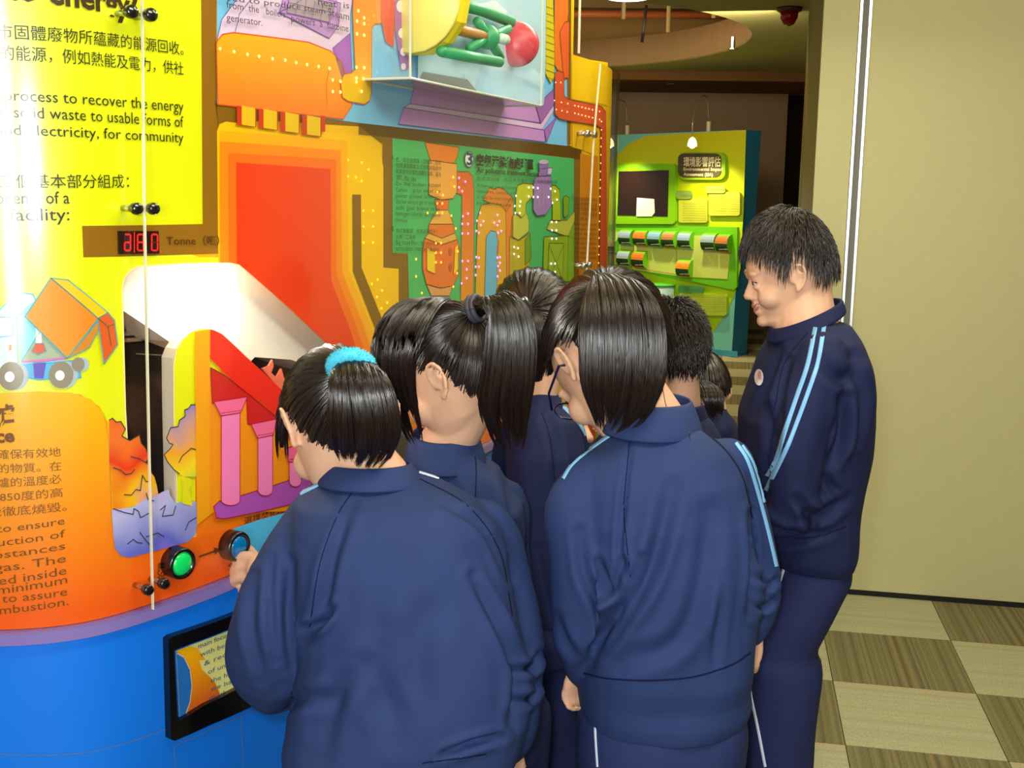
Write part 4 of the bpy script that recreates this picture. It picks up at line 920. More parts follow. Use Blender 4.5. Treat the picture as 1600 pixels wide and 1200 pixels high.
# ------------------------------------------------------------- the green booth at the back
BA = at_z(1153.5, 558, 0); BA = Vector((2.205, 11.2, 0))
bd = Vector((1.25, -1.4, 0)).normalized(); bn = Vector((-1.4, -1.25, 0)).normalized(); bn = Vector((bd.y, -bd.x, 0))
if bn.dot(Vector((0, -1, 0))) < 0: bn = -bn
def bw(px, py, off=0.0):                            # photo pixel to the booth's front plane
    d = ray(px, py); n = bn; P0 = BA + bn*off; t = (P0 - Vector((0, 0, CAM_H))).dot(n)/d.dot(n); return Vector((0, 0, CAM_H)) + d*t
booth = thing('exhibit_booth', 'green and yellow exhibition booth with spotlights far behind the children', 'exhibit', (BA.x, BA.y, 0))
def bplate(name, pts, m, d0, d1, parent=booth):
    if isinstance(m, tuple): m = ink(m)
    bm = bmesh.new(); A = [bw(x, y, 0) for x, y in pts]
    a = [bm.verts.new(p + bn*d0) for p in A]; b = [bm.verts.new(p + bn*d1) for p in A]; n = len(A)
    for t in tessellate_polygon([[Vector((x, y, 0)) for x, y in pts]]):
        bm.faces.new([a[i] for i in t]); bm.faces.new([b[i] for i in t])
    for k in range(n): bm.faces.new((a[k], a[(k+1) % n], b[(k+1) % n], b[k]))
    bmesh.ops.recalc_face_normals(bm, faces=bm.faces[:])
    return obj(name, bm, m, parent)
def btext(name, items, m, off, parent=booth):
    bm = bmesh.new()
    for body, p0, p1, h, bold in items:
        V, T = text_tris(body, bold); u0, u1 = tex_fit(V); a, b = bw(*p0, off), bw(*p1, off); up = bw(p0[0], p0[1]-h, off)-a; cap = 0.86 if any(ord(c) > 0x2e80 for c in body) else 0.72
        vs = [bm.verts.new(a+(b-a)*((x-u0)/(u1-u0))+up*(y/cap)) for x, y in V]
        for t in T:
            try: bm.faces.new([vs[i] for i in t])
            except ValueError: pass
    return obj(name, bm, m, parent)
tR = bw(1166, 203); ztop = tR.z
front = ramp_mat('booth_front', [(0, (90, 200, 190)), (0.5, (180, 220, 30)), (1, (214, 190, 20))], (0, 0, 1), 0.0, 2.6)
def wp(u, z): return BA + bd*u + Vector((0, 0, z))
L0 = -2.2
bm = bmesh.new(); th = -0.24
P = [wp(L0, 0), wp(0, 0), wp(0.05, ztop), wp(L0, ztop)]
a = [bm.verts.new(p) for p in P]; b = [bm.verts.new(p + bn*th) for p in P]; bm.faces.new(a); bm.faces.new(list(reversed(b)))
for k in range(4): bm.faces.new((a[k], a[(k+1) % 4], b[(k+1) % 4], b[k]))
obj('booth_body', bm, mat('booth_cyan', (120, 206, 196), 0.6), booth)
bm = bmesh.new(); P = [wp(0, 0), wp(0.05, ztop), wp(0.05, ztop)+bn*th, wp(0, 0)+bn*th]; P2 = [p + bd*0.006 for p in P]
A = [bm.verts.new(p) for p in P]; B = [bm.verts.new(p) for p in P2]; bm.faces.new(A); bm.faces.new(B)
for k in range(4): bm.faces.new((A[k], A[(k+1) % 4], B[(k+1) % 4], B[k]))
obj('booth_side', bm, mat('booth_blue', (30, 112, 150), 0.6), booth)
bplate('booth_plinth', [(1000, 528), (1090, 543), (1153, 549), (1153, 558), (1090, 552), (1000, 538)], (74, 160, 196), 0.001, 0.012)
# circular lime field
cirM = ramp_mat('booth_lime', [(0, (168, 208, 16)), (0.45, (184, 222, 24)), (0.75, (200, 216, 12)), (1, (210, 186, 10))], (0, 0, 1), 0.2, 2.45)
bplate('lime_field', [(930, 300), (958, 248), (982, 225), (1010, 212), (1060, 209), (1120, 206), (1166, 203.5), (1162, 330), (1157, 420), (1150, 455), (1135, 490), (1112, 522), (1092, 540), (1000, 527), (930, 520)], cirM, 0.001, 0.004)
bplate('screen_surround', rr(963, 256, 1060, 350, 6, 4, 0), (130, 200, 16), 0.004, 0.05)
scr = bplate('display_screen', [(972, 268), (1050, 266), (1048, 338), (970, 336)], mat('screen_dark', (34, 18, 14), 0.2, 0.5), 0.05, 0.056)
ng = bplate('paper_notice', [(1001, 309), (1028, 311), (1029, 332), (1024, 338), (1000, 338)], (232, 230, 226), 0.058, 0.060)
sp = bplate('sign_plate', rr(1064, 238, 1138, 281, 11, 4, 0), (140, 190, 20), 0.004, 0.05)
bplate('sign_face', rr(1065, 240, 1132, 277, 9, 4, 0), mat('sign_brown', (76, 66, 34), 0.4), 0.05, 0.058)
btext('sign_lettering', [('環境影響評估', (1068, 259), (1126, 259), 14, 0.02), ('Environmental Impact', (1068, 266.5), (1130, 267), 5.2, 0.02), ('Assessment (EIA)', (1068, 274.5), (1114, 275.5), 5.2, 0.02)], mat('sign_cream', (236, 226, 180), 0.4), 0.060)
bplate('text_panel', rr(1064, 308, 1109, 348, 4, 3, 0), (190, 200, 60), 0.004, 0.04); bplate('text_panel', rr(1111, 300, 1160, 337, 4, 3, 0), (190, 200, 60), 0.004, 0.04)
bplate('text_panel', rr(1066, 458, 1139, 491, 4, 3, 2), (180, 206, 60), 0.004, 0.04)
bplate('tab_plate', rr(1061, 298, 1086, 311, 4, 3, 0), (130, 160, 70), 0.04, 0.05); bplate('tab_plate', rr(1107, 290, 1138, 302, 4, 3, 0), (140, 168, 70), 0.04, 0.05); bplate('tab_plate', rr(1064, 446, 1104, 457, 3, 3, 1), (70, 160, 90), 0.04, 0.05)
it = []
for x0, x1, y0, y1 in ((1067, 1103, 314, 343), (1115, 1155, 307, 331), (1069, 1133, 463, 486)):
    y = y0
    while y < y1: it.append(('impact of the development on air, water and noise', (x0, y+2), (x1, y+2.6), 1.7, 0)); y += 3.6
it += [('scoping stage', (1064, 307), (1083, 307), 4, 0), ('project profile', (1110, 298), (1134, 298), 4, 0), ('assessment', (1067, 454), (1098, 455), 4, 0)]
btext('small_lettering', it, mat('print_olive', (120, 124, 50), 0.6), 0.052)
bplate('flow_board', [(940, 350), (1155, 355), (1154, 448), (1150, 453), (1010, 424), (940, 415)], (110, 200, 30), 0.004, 0.03)
bplate('flow_field', [(956, 362), (1146, 370), (1140, 436), (1070, 432), (1000, 422), (956, 410)], (206, 222, 110), 0.03, 0.036)
# half-round picture drums on the board
def drum(x, y, w, h, c, ca):
    A = bw(x-w*.35, y-h/2, 0.036); B = bw(x-w*.35, y+h/2, 0.036); wd = w*mpp(x, y, A.y)*0.9; bm = bmesh.new(); seg = 10
    top, bot = A.z, B.z; rad = (top-bot)/2; mid = Vector((A.x, A.y, (top+bot)/2)); r0, r1 = [], []
    for k in range(seg+1):
        a = -PI/2 + PI*k/seg; d = bn*(rad*0.85*math.cos(a)) + Vector((0, 0, rad*math.sin(a))); r0.append(bm.verts.new(mid+d)); r1.append(bm.verts.new(mid+d+bd*wd*1.3))
    for k in range(seg): bm.faces.new((r0[k], r1[k], r1[k+1], r0[k+1])).material_index = 1 if 1 < k < 5 else (2 if k < 8 else 0)
    bm.faces.new(r0).material_index = 0; bm.faces.new(list(reversed(r1))).material_index = 0
    return obj('picture_drum', bm, [ink((112, 196, 30)), ink((40, 70, 36)), ink(c)], booth)
dr = [(957, 384, 22, 27, (190, 190, 130)), (980, 371, 21, 25, (150, 176, 200)), (1003, 372, 21, 25, (230, 130, 50)), (1026, 373, 21, 27, (130, 180, 210)), (1048, 374, 21, 27, (180, 130, 70)), (1073, 375, 21, 28, (150, 180, 210)), (1110, 378, 22, 29, (150, 176, 190)), (1132, 380, 20, 29, (190, 120, 60)),
      (978, 403, 21, 26, (170, 190, 210)), (1001, 405, 21, 27, (230, 130, 50)), (1071, 419, 22, 28, (240, 150, 40))]
for x, y, w, h, c in dr: drum(x, y, w, h, c, 0)
for x, y, w, h, c in dr: btext('drum_caption', [('waste facility', (x-9, y+h*.36), (x+5, y+h*.36), 2.2, 0)], mat('caption_white', (220, 226, 200), 0.5), 0.16)
S_ = []
for P in ([(993, 376), (993, 415)], [(1060, 380), (1060, 428)], [(975, 415), (1060, 428)]):
    x0, y0 = P[0]; x1, y1 = P[1]; S_.append(bplate('flow_line', [(x0, y0), (x1, y1), (x1+1, y1+1), (x0+1, y0+1)], (196, 130, 40), 0.036, 0.037))
# pale drum and green block below the board
bm = bmesh.new(); p = bw(1030, 446, 0.12); k_ = mpp(1030, 446, p.y)
lathe(bm, p + Vector((0, 0, -0.5)), (0, 0, 1), [(0, 0), (0, 22*k_), (0.5, 24*k_), (0.5, 0)], 28); o_ = obj('pale_drum', bm, mat('drum_pale', (160, 200, 200), 0.5), booth, True)
bm = bmesh.new(); lathe(bm, p, (0, 0, 1), [(0.0, 0), (0.0, 25*k_), (0.015, 25*k_), (0.02, 0)], 28); obj('drum_lid', bm, ink((90, 200, 60)), o_, True)
bplate('green_block', [(994, 431), (1010, 433), (1010, 440), (996, 440)], (20, 140, 70), 0.004, 0.10)
# goose-neck spotlights
def spotlamp(x, y, bx, by, lab):
    foot = bw(bx, by, -0.06); foot.z = ztop; tip = bw(x, y-9, 0.42); d = tip-foot; t = thing('goose_neck_spotlight', lab, 'lamp', foot, 'spotlights over the booth')
    bm = bmesh.new(); tube(bm, [foot, foot+Vector((0, 0, 0.10))], 0.022, 10); obj('socket', bm, mat('socket_white', (220, 206, 170), 0.5), t)
    P = catmull([foot+Vector((0, 0, 0.1)), foot+d*0.15+Vector((0, 0, 0.33)), foot+d*0.6+Vector((0, 0, 0.36)), tip+Vector((0, 0, 0.18)), tip], 6)
    bm = bmesh.new(); tube(bm, P, 0.006, 6); obj('neck', bm, mat('neck_chrome', (190, 180, 150), 0.3, metal=0.8), t, True)
    bm = bmesh.new(); lathe(bm, tip, (0, 0, -1), [(0, 0.0), (0, 0.018), (0.025, 0.036), (0.06, 0.046), (0.082, 0.046)], 20); obj('lamp_shade', bm, mat('glass_shade', (255, 236, 190), 0.3, emit=(255, 226, 170), estr=3.0), t, True)
    bm = bmesh.new(); ball(bm, tip+Vector((0, 0, -0.07)), 0.032, 14, 10); obj('bulb', bm, mat('bulb_hot', (255, 250, 230), 0.3, emit=(255, 246, 220), estr=12), t, True)
    l = bpy.data.lights.new('booth_spot', 'SPOT'); l.energy = 64; l.color = (1, 0.84, 0.5); l.spot_size = math.radians(115); l.spot_blend = 0.9; l.shadow_soft_size = 0.03
    o = bpy.data.objects.new('booth_spot', l); C.objects.link(o); o.location = tip+Vector((0, 0, -0.12)); o.rotation_euler = (-bn*0.35+Vector((0, 0, -1))).to_track_quat('-Z', 'Y').to_euler()
spotlamp(1082, 224, 1107, 203, 'glowing goose-neck spotlight over the brown sign of the booth'); spotlamp(953, 225, 980, 210, 'glowing goose-neck spotlight at the left end of the booth')
# ------------------------------------------------------------- people: builders
def evaluated(bm, mods):
    me = bpy.data.meshes.new('work'); bm.to_mesh(me); bm.free(); o = bpy.data.objects.new('work', me); C.objects.link(o)
    for typ, kw in mods:
        m = o.modifiers.new(typ, typ)
        for k, v in kw.items(): setattr(m, k, v)
    dg = bpy.context.evaluated_depsgraph_get(); r = bpy.data.meshes.new_from_object(o.evaluated_get(dg)); bpy.data.objects.remove(o); bpy.data.meshes.remove(me); return r
def vox(bm, size, it=6, dec=None, fac=0.5):
    mods = [('REMESH', dict(mode='VOXEL', voxel_size=size, use_smooth_shade=True)), ('SMOOTH', dict(factor=fac, iterations=it))]
    if dec: mods.append(('DECIMATE', dict(ratio=dec)))
    me = evaluated(bm, mods); me.polygons.foreach_set('use_smooth', [True]*len(me.polygons)); return me
def get_co(me):
    a = np.empty(len(me.vertices)*3); me.vertices.foreach_get('co', a); return a.reshape(-1, 3)
def get_no(me):
    a = np.empty(len(me.vertices)*3); me.vertices.foreach_get('normal', a); return a.reshape(-1, 3)
CM = np.array(CAMM)
def to_px(P):
    q = (P - np.array([0, 0, CAM_H])) @ CM; return np.stack([800 + FPX*q[:, 0]/(-q[:, 2]), 600 - FPX*q[:, 1]/(-q[:, 2])], 1), -q[:, 2]
def wrinkle(me, folds, amp=0.004, seed=0.0):
    """soft cloth relief plus creases: folds = [(pixel polyline, half width in px, depth in m)]"""
    P = get_co(me); N = get_no(me); x, y, z = P[:, 0], P[:, 1], P[:, 2]
    w1 = np.sin(5*x+3*z+seed)+np.sin(7*y-4*z+1.7*seed); w2 = np.sin(9*z+4*x+2*seed)
    d = amp*(0.6*np.sin(26*x+18*y+9*z*0.6+1.6*w1+seed) + 0.5*np.sin(17*z-13*x+11*y+1.9*w2+2.1*seed) + 0.35*np.sin(44*x-30*z+25*y+2.2*w1))
    uv, dep = to_px(P); face = np.einsum('ij,ij->i', N, np.array([0, 0, CAM_H])-P) > 0
    for F in folds:
        L, w, h = F; L = np.array(catmull(L, 4)) if len(L) > 2 else np.array(L, float); best = np.full(len(P), 1e9); tt = np.zeros(len(P)); n = len(L)-1
        for k in range(n):
            a, b = L[k], L[k+1]; ab = b-a; t = np.clip(((uv-a)@ab)/max(ab@ab, 1e-9), 0, 1); q = np.linalg.norm(uv-(a+t[:, None]*ab), axis=1)
            m = q < best; best[m] = q[m]; tt[m] = (k+t[m])/n
        g = (best/w); env = np.sin(np.clip(tt, 0.04, 0.96)*PI)**0.5
        d -= face*env*h*1.35*(np.exp(-g**2) - 0.55*np.exp(-((g-2.0)/0.9)**2))
    P = P + N*d[:, None]; me.vertices.foreach_set('co', P.ravel()); me.update()
def section_ring(bm, xl, xr, y, Y, hd, k=1.0, n=28, e=2.4, tilt=0.0):
    a, b = at(xl, y, Y), at(xr, y, Y); c = (a+b)/2; hw = (b-a).length/2*k; r = []; hd = hd*k
    for i in range(n):
        t = 2*PI*i/n; cx, sx = math.cos(t), math.sin(t); X = math.copysign(abs(cx)**(2/e), cx)*hw; D = math.copysign(abs(sx)**(2/e), sx)*hd
        r.append(bm.verts.new((c.x+X, c.y+D, c.z - tilt*D)))
    return r
def loft(bm, rings, cap=True):
    n = len(rings[0])
    for A, B in zip(rings[:-1], rings[1:]):
        for k in range(n): bm.faces.new((A[k], A[(k+1) % n], B[(k+1) % n], B[k]))
    if cap: bm.faces.new(list(reversed(rings[0]))); bm.faces.new(rings[-1])
def limb(bm, L, k=1.0, seg=16, sub=3, add=0.0):
    """L: [(px, py, Y, radius in px)]"""
    P = catmull([(*at(x, y, Y), r*mpp(x, y, Y)*k+add) for x, y, Y, r in L], sub)
    tube(bm, [p[:3] for p in P], [float(p[3]) for p in P], seg); ball(bm, P[0][:3], float(P[0][3])*0.98, 12, 8); ball(bm, P[-1][:3], float(P[-1][3])*0.98, 12, 8)
def hand(bm, w, d, side, curl=0.5, s=1.0, spread=0.0):
    """palm and five fingers; d: direction of the hand, side: towards the thumb"""
    d = d.normalized(); side = (side - d*side.dot(d)).normalized(); n = d.cross(side)
    tube(bm, [w-d*0.02, w, w+d*0.03*s, w+d*0.065*s, w+d*0.078*s], [(0.019*s, 0.015*s), (0.022*s, 0.015*s), (0.034*s, 0.014*s), (0.036*s, 0.013*s), (0.032*s, 0.010*s)], 14, ref=side)
    for o, L, r in ((0.027, 0.058, 0.0080), (0.009, 0.066, 0.0084), (-0.010, 0.061, 0.0080), (-0.027, 0.048, 0.0070)):
        p = w+d*0.07*s+side*o*s; dd = (d+side*(o*spread*8)).normalized(); P = [p-dd*0.012*s, p]; a = 0.0
        for f, c in ((0.45, 0.55), (0.32, 0.8), (0.23, 0.5)):
            a += curl*c*1.5; v = dd*math.cos(a)+n*math.sin(a); p = p+v*(L*f*s); P.append(p)
        R = [r*1.05*s, r*1.05*s, r*s, r*0.95*s, r*0.82*s]; tube(bm, P, R, 10); ball(bm, P[-1], r*0.82*s, 10, 6)
    p = w+d*0.018*s+side*0.024*s; v = (d*0.75+side*0.65+n*0.35).normalized(); P = [p-v*0.006, p+v*0.022*s, p+v*0.022*s+(v*0.7+d*0.5).normalized()*0.024*s, p+v*0.022*s+(v*0.7+d*0.5).normalized()*0.024*s+(d+n*0.5).normalized()*0.018*s]
    tube(bm, P, [0.011*s, 0.0105*s, 0.009*s, 0.0078*s], 10); ball(bm, P[-1], 0.0078*s, 10, 6)

# head in its own frame: x forward, y to the person's left, z up; origin between the ears
SL = [(-0.112, 0.050, 0.018, 0.014), (-0.104, 0.066, 0.004, 0.030), (-0.090, 0.072, -0.022, 0.044), (-0.075, 0.074, -0.046, 0.054), (-0.056, 0.078, -0.064, 0.061), (-0.038, 0.079, -0.080, 0.067), (-0.018, 0.078, -0.090, 0.071),
      (0.0, 0.079, -0.096, 0.074), (0.015, 0.086, -0.099, 0.075), (0.035, 0.085, -0.099, 0.075), (0.055, 0.078, -0.095, 0.072), (0.075, 0.062, -0.084, 0.062), (0.092, 0.038, -0.064, 0.044), (0.102, 0.012, -0.036, 0.022)]
class Head:
    def __init__(s, px, py, Y, yaw, pitch, scale=1.0, roll=0.0):
        s.c = at(px, py, Y); s.R = Matrix.Rotation(math.radians(yaw), 3, 'Z') @ Matrix.Rotation(math.radians(pitch), 3, 'Y') @ Matrix.Rotation(math.radians(roll), 3, 'X'); s.k = scale
        s.ear = -0.012; s.ec = Vector((-0.008, 0, 0.008)); s.er = Vector((0.102, 0.083, 0.106))
    def w(s, p): return s.c + s.R @ (Vector(p)*s.k)
    def d(s, v): return s.R @ Vector(v)
    def loc(s, p): return (s.R.transposed() @ (Vector(p)-s.c))/s.k
    def build(s, bm, smile=False):
        rings = []
        for z, xf, xb, hw in SL:
            r = []
            for i in range(28):
                t = 2*PI*i/28; c, q = math.cos(t), math.sin(t); xc, a = (xf+xb)/2, (xf-xb)/2
                X = xc + math.copysign(abs(c)**0.9, c)*a; Yy = math.copysign(abs(q)**0.95, q)*hw*(1-0.10*c*(1 if z < 0.02 else 0.4)); r.append(bm.verts.new(s.w((X, Yy, z))))
            rings.append(r)
        loft(bm, rings)
        B = lambda c, r, rot=None: ball(bm, s.w(c), tuple(v*s.k for v in r), 14, 10, s.R @ (rot or Matrix.Identity(3)))
        RY = lambda a: Matrix.Rotation(math.radians(a), 3, 'Y')
        tube(bm, [s.w((0.077, 0, 0.006)), s.w((0.082, 0, -0.010)), s.w((0.090, 0, -0.024)), s.w((0.093, 0, -0.032))], [(0.008*s.k, 0.007*s.k), (0.009*s.k, 0.009*s.k), (0.011*s.k, 0.010*s.k), (0.010*s.k, 0.009*s.k)], 10)
        B((0.0945, 0, -0.032), (0.0100, 0.0120, 0.0100)); B((0.086, 0.012, -0.036), (0.010, 0.008, 0.008)); B((0.086, -0.012, -0.036), (0.010, 0.008, 0.008))
        B((0.080, 0, -0.054), (0.009, 0.022, 0.008)); B((0.078, 0, -0.072), (0.010, 0.020, 0.008)); B((0.072, 0, -0.095), (0.015, 0.022, 0.014)); B((0.030, 0, -0.092), (0.046, 0.042, 0.026))
        for q in (-1, 1):
            B((0.050, q*0.036, -0.040), (0.030, 0.030, 0.028)); B((0.077, q*0.030, 0.018), (0.012, 0.024, 0.008)); B((0.070, q*0.031, -0.002), (0.012, 0.015, 0.010)); B((0.0755, q*0.031, 0.0065), (0.010, 0.017, 0.006)); B((0.0745, q*0.031, -0.0135), (0.010, 0.016, 0.005 if not smile else 0.007))
            # ear: rim, bowl and lobe
            P = [s.w((x+s.ear, q*(0.074+o), z)) for x, o, z in ((0.006, 0.002, -0.018), (0.010, 0.006, 0.004), (0.002, 0.012, 0.020), (-0.012, 0.016, 0.022), (-0.021, 0.017, 0.010), (-0.021, 0.014, -0.008), (-0.014, 0.010, -0.024), (-0.004, 0.006, -0.036), (0.004, 0.003, -0.034))]
            P = [Vector(p) for p in catmull(P, 3)]; tube(bm, P, 0.0042*s.k, 8); B((-0.006+s.ear, q*0.078, -0.004), (0.014, 0.004, 0.022)); B((-0.009+s.ear, q*0.084, 0.004), (0.003, 0.003, 0.012)); B((-0.002+s.ear, q*0.080, -0.030), (0.007, 0.004, 0.008))
    def face(s, person, body, smile=False):
        wm = mat('eye_white', (226, 222, 214), 0.2, 0.7); im = mat('iris_brown', (36, 22, 14), 0.15, 0.8); hm = mat('brow_hair', (28, 20, 16), 0.6); lm = mat('lip_rose', (206, 128, 110), 0.45); tm = mat('teeth', (236, 230, 214), 0.25, 0.6)
        for q in (-1, 1):
            bm = bmesh.new(); ball(bm, s.w((0.0722, q*0.031, -0.003)), 0.0108*s.k, 16, 12, s.R, 0); ball(bm, s.w((0.0792, q*0.0312, -0.0038)), 0.0052*s.k, 12, 8, s.R, 1); e = obj('eye', bm, [wm, im], person, True)
            P = catmull([s.w((0.0835-abs(a)*0.5, q*(0.031+a), -0.001-(0 if not smile else 0.001)+0.0025*(1-(a/0.015)**2))) for a in (-0.015, -0.008, 0, 0.008, 0.015)], 3); bm = bmesh.new(); tube(bm, P, 0.0012*s.k, 6); obj('eyelid_line', bm, hm, e)
            P = catmull([s.w((0.0865-abs(a+0.004)*0.45, q*(0.031+a), 0.016+0.004*(1-(a/0.02)**2))) for a in (-0.018, -0.008, 0.004, 0.016)], 4); bm = bmesh.new(); tube(bm, P, [0.0016*s.k]+[0.0028*s.k]*(len(P)-2)+[0.001*s.k], 6); obj('eyebrow', bm, hm, person)
        wd, up = (0.026, 0.009) if smile else (0.019, 0.002)
        for nm, zz, rr_, m in (('upper_lip', -0.0585, 0.0032, lm), ('lower_lip', -0.069 if smile else -0.0655, 0.0040, lm)):
            n = 7; P = [s.w((0.0875-0.42*abs(a)**1.15*0.9-(0.003 if nm == 'lower_lip' else 0), a, zz + (up+(0.009 if (smile and nm == 'lower_lip') else 0.0))*(abs(a)/wd)**1.6)) for a in [wd*(2*i/(n-1)-1) for i in range(n)]]
            bm = bmesh.new(); Q = catmull(P, 3); tube(bm, Q, [max(0.0012, rr_*math.sin(PI*min(max(i/(len(Q)-1), 0.06), 0.94))**0.6)*s.k for i in range(len(Q))], 8); obj(nm, bm, m, person, True)
        if smile:
            n = 7; P = [s.w((0.0835-0.40*abs(a)**1.15*0.9, a, -0.0625+0.011*(abs(a)/wd)**1.6)) for a in [wd*0.85*(2*i/(n-1)-1) for i in range(n)]]; bm = bmesh.new(); tube(bm, P, [(0.0034*s.k, 0.0030*s.k)]*n, 8); obj('teeth', bm, tm, person, True)
HAIR = bpy.data.materials.new('hair_black_brown'); HAIR.use_nodes = True
_b = HAIR.node_tree.nodes['Principled BSDF']; _b.inputs['Base Color'].default_value = (*lin((34, 22, 18)), 1); _b.inputs['Roughness'].default_value = 0.30; _b.inputs['Specular IOR Level'].default_value = 0.75
UNDER = mat('hair_shadow_brown', (20, 14, 12), 0.7, 0.2)
def hairline(x, y):                                    # lowest allowed z of a root direction
    return float(np.interp(x, [-1, -0.6, -0.38, -0.22, -0.05, 0.15, 0.55, 0.72, 1], [-0.92, -0.88, -0.55, -0.16, 0.10, 0.06, 0.30, 0.55, 0.7]))
def strands_mesh(P, rad, taper=0.25):
    """P: (n, m, 3) strand points -> three-sided tubes"""
    n, m, _ = P.shape; T = np.gradient(P, axis=1); T /= np.linalg.norm(T, axis=2, keepdims=True)+1e-9
    up = np.array([0.31, 0.17, 0.93]); A = np.cross(T, up); A /= np.linalg.norm(A, axis=2, keepdims=True)+1e-9; B = np.cross(T, A)
    w = (np.ones(m)*1.0); k = int(m*0.7); w[k:] = np.linspace(1, taper, m-k); r = rad.reshape(-1, 1, 1)*w.reshape(1, -1, 1)
    V = np.stack([P + A*r*math.cos(a)+B*r*math.sin(a) for a in (0, 2*PI/3, 4*PI/3)], 2).reshape(-1, 3)
    base = (np.arange(n)[:, None]*m + np.arange(m-1)[None, :]).reshape(-1)*3; F = []
    for q in range(3):
        q2 = (q+1) % 3; F.append(np.stack([base+q, base+q2, base+3+q2, base+3+q], 1))
    F = np.concatenate(F); me = bpy.data.meshes.new('strands'); me.vertices.add(len(V)); me.vertices.foreach_set('co', V.ravel())
    me.loops.add(F.size); me.loops.foreach_set('vertex_index', F.ravel().astype(np.int32)); me.polygons.add(len(F)); me.polygons.foreach_set('loop_start', np.arange(0, F.size, 4, dtype=np.int32)); me.polygons.foreach_set('use_smooth', np.ones(len(F), bool)); me.update(calc_edges=True); me.validate(); return me
def slerp(a, b, t):
    a = a/np.linalg.norm(a); b = b/np.linalg.norm(b); c = np.clip(a@b, -1, 1); o = math.acos(c)
    if o < 1e-4: return a
    return (math.sin((1-t)*o)*a + math.sin(t*o)*b)/math.sin(o)
def roots(n, line=hairline):
    out = []
    while len(out) < n:
        v = rng.normal(size=3); v /= np.linalg.norm(v)
        if v[2] > line(v[0], v[1]): out.append(v)
    return out
def hair_cap(H, person, line=hairline, lift=0.0, name='hair'):
    bm = bmesh.new(); bmesh.ops.create_uvsphere(bm, u_segments=40, v_segments=28, radius=1.0)
    bmesh.ops.delete(bm, geom=[v for v in bm.verts if v.co.z < line(v.co.x, v.co.y)-0.02], context='VERTS')
    for v in bm.verts: v.co = H.w(H.ec + Vector([v.co[i]*H.er[i]*(1+lift) for i in range(3)]))
    return obj(name, bm, UNDER, person, True)
def e2w(H, v, lift):                                    # direction on the scalp to the world
    return np.array(H.w(H.ec + Vector([v[i]*H.er[i]*(1+lift) for i in range(3)])))
def add_strands(P, rad, parent, name='hair_strands', taper=0.25, m=None):
    me = strands_mesh(np.array(P), np.array(rad), taper); o = stuff(link(name, me, m or HAIR, parent)); return o
def scalp_to_tie(H, T, n, parent, sag=0.05, line=hairline, rad=0.0008, m=8):
    P, R = [], []; T = np.array(T, float)/np.linalg.norm(T)
    for v in roots(n, line):
        w_ = v-T*(v@T); az = math.atan2(w_@np.cross(T, [0.3, 0.5, 0.81]), w_@np.array([0.3, 0.5, 0.81])); l0 = 0.018+rng.random()*0.012+0.014*math.sin(23*az)+0.010*math.sin(41*az+1.3); ph = rng.random()*0.012
        P.append([e2w(H, slerp(v, T, t*0.985), l0+sag*math.sin(PI*t)*0.5+ph*math.sin(7*t)) for t in np.linspace(0, 1, m)]); R.append(rad*(0.7+0.7*rng.random())*H.k)
    return add_strands(P, R, parent)
def scalp_fall(H, Wd, length, n, parent, line=hairline, rad=0.0012, m=8, lift0=0.02, lift1=0.12, spread=0.12, hang=0.0, lmin=0.35, name='hair_strands'):
    """hair flowing away from the whorl Wd; length in radians of arc"""
    P, R = [], []; Wd = np.array(Wd, float)/np.linalg.norm(Wd)
    for v in roots(n, line):
        ax = np.cross(Wd, v); s_ = np.linalg.norm(ax)
        if s_ < 1e-3: continue
        ax /= s_; ax = ax + rng.normal(size=3)*spread; ax /= np.linalg.norm(ax); L = length*(lmin+(1-lmin)*rng.random()); l0 = lift0*(0.4+rng.random()); l1 = lift1*(0.3+0.9*rng.random()); pts = []
        for t in np.linspace(0, 1, m):
            a = t*L; q = v*math.cos(a)+np.cross(ax, v)*math.sin(a)+ax*(ax@v)*(1-math.cos(a)); p = e2w(H, q, l0+(l1-l0)*t); p[2] -= hang*t*t; pts.append(p)
        P.append(pts); R.append(rad*(0.7+0.7*rng.random())*H.k)
    return add_strands(P, R, parent, name)
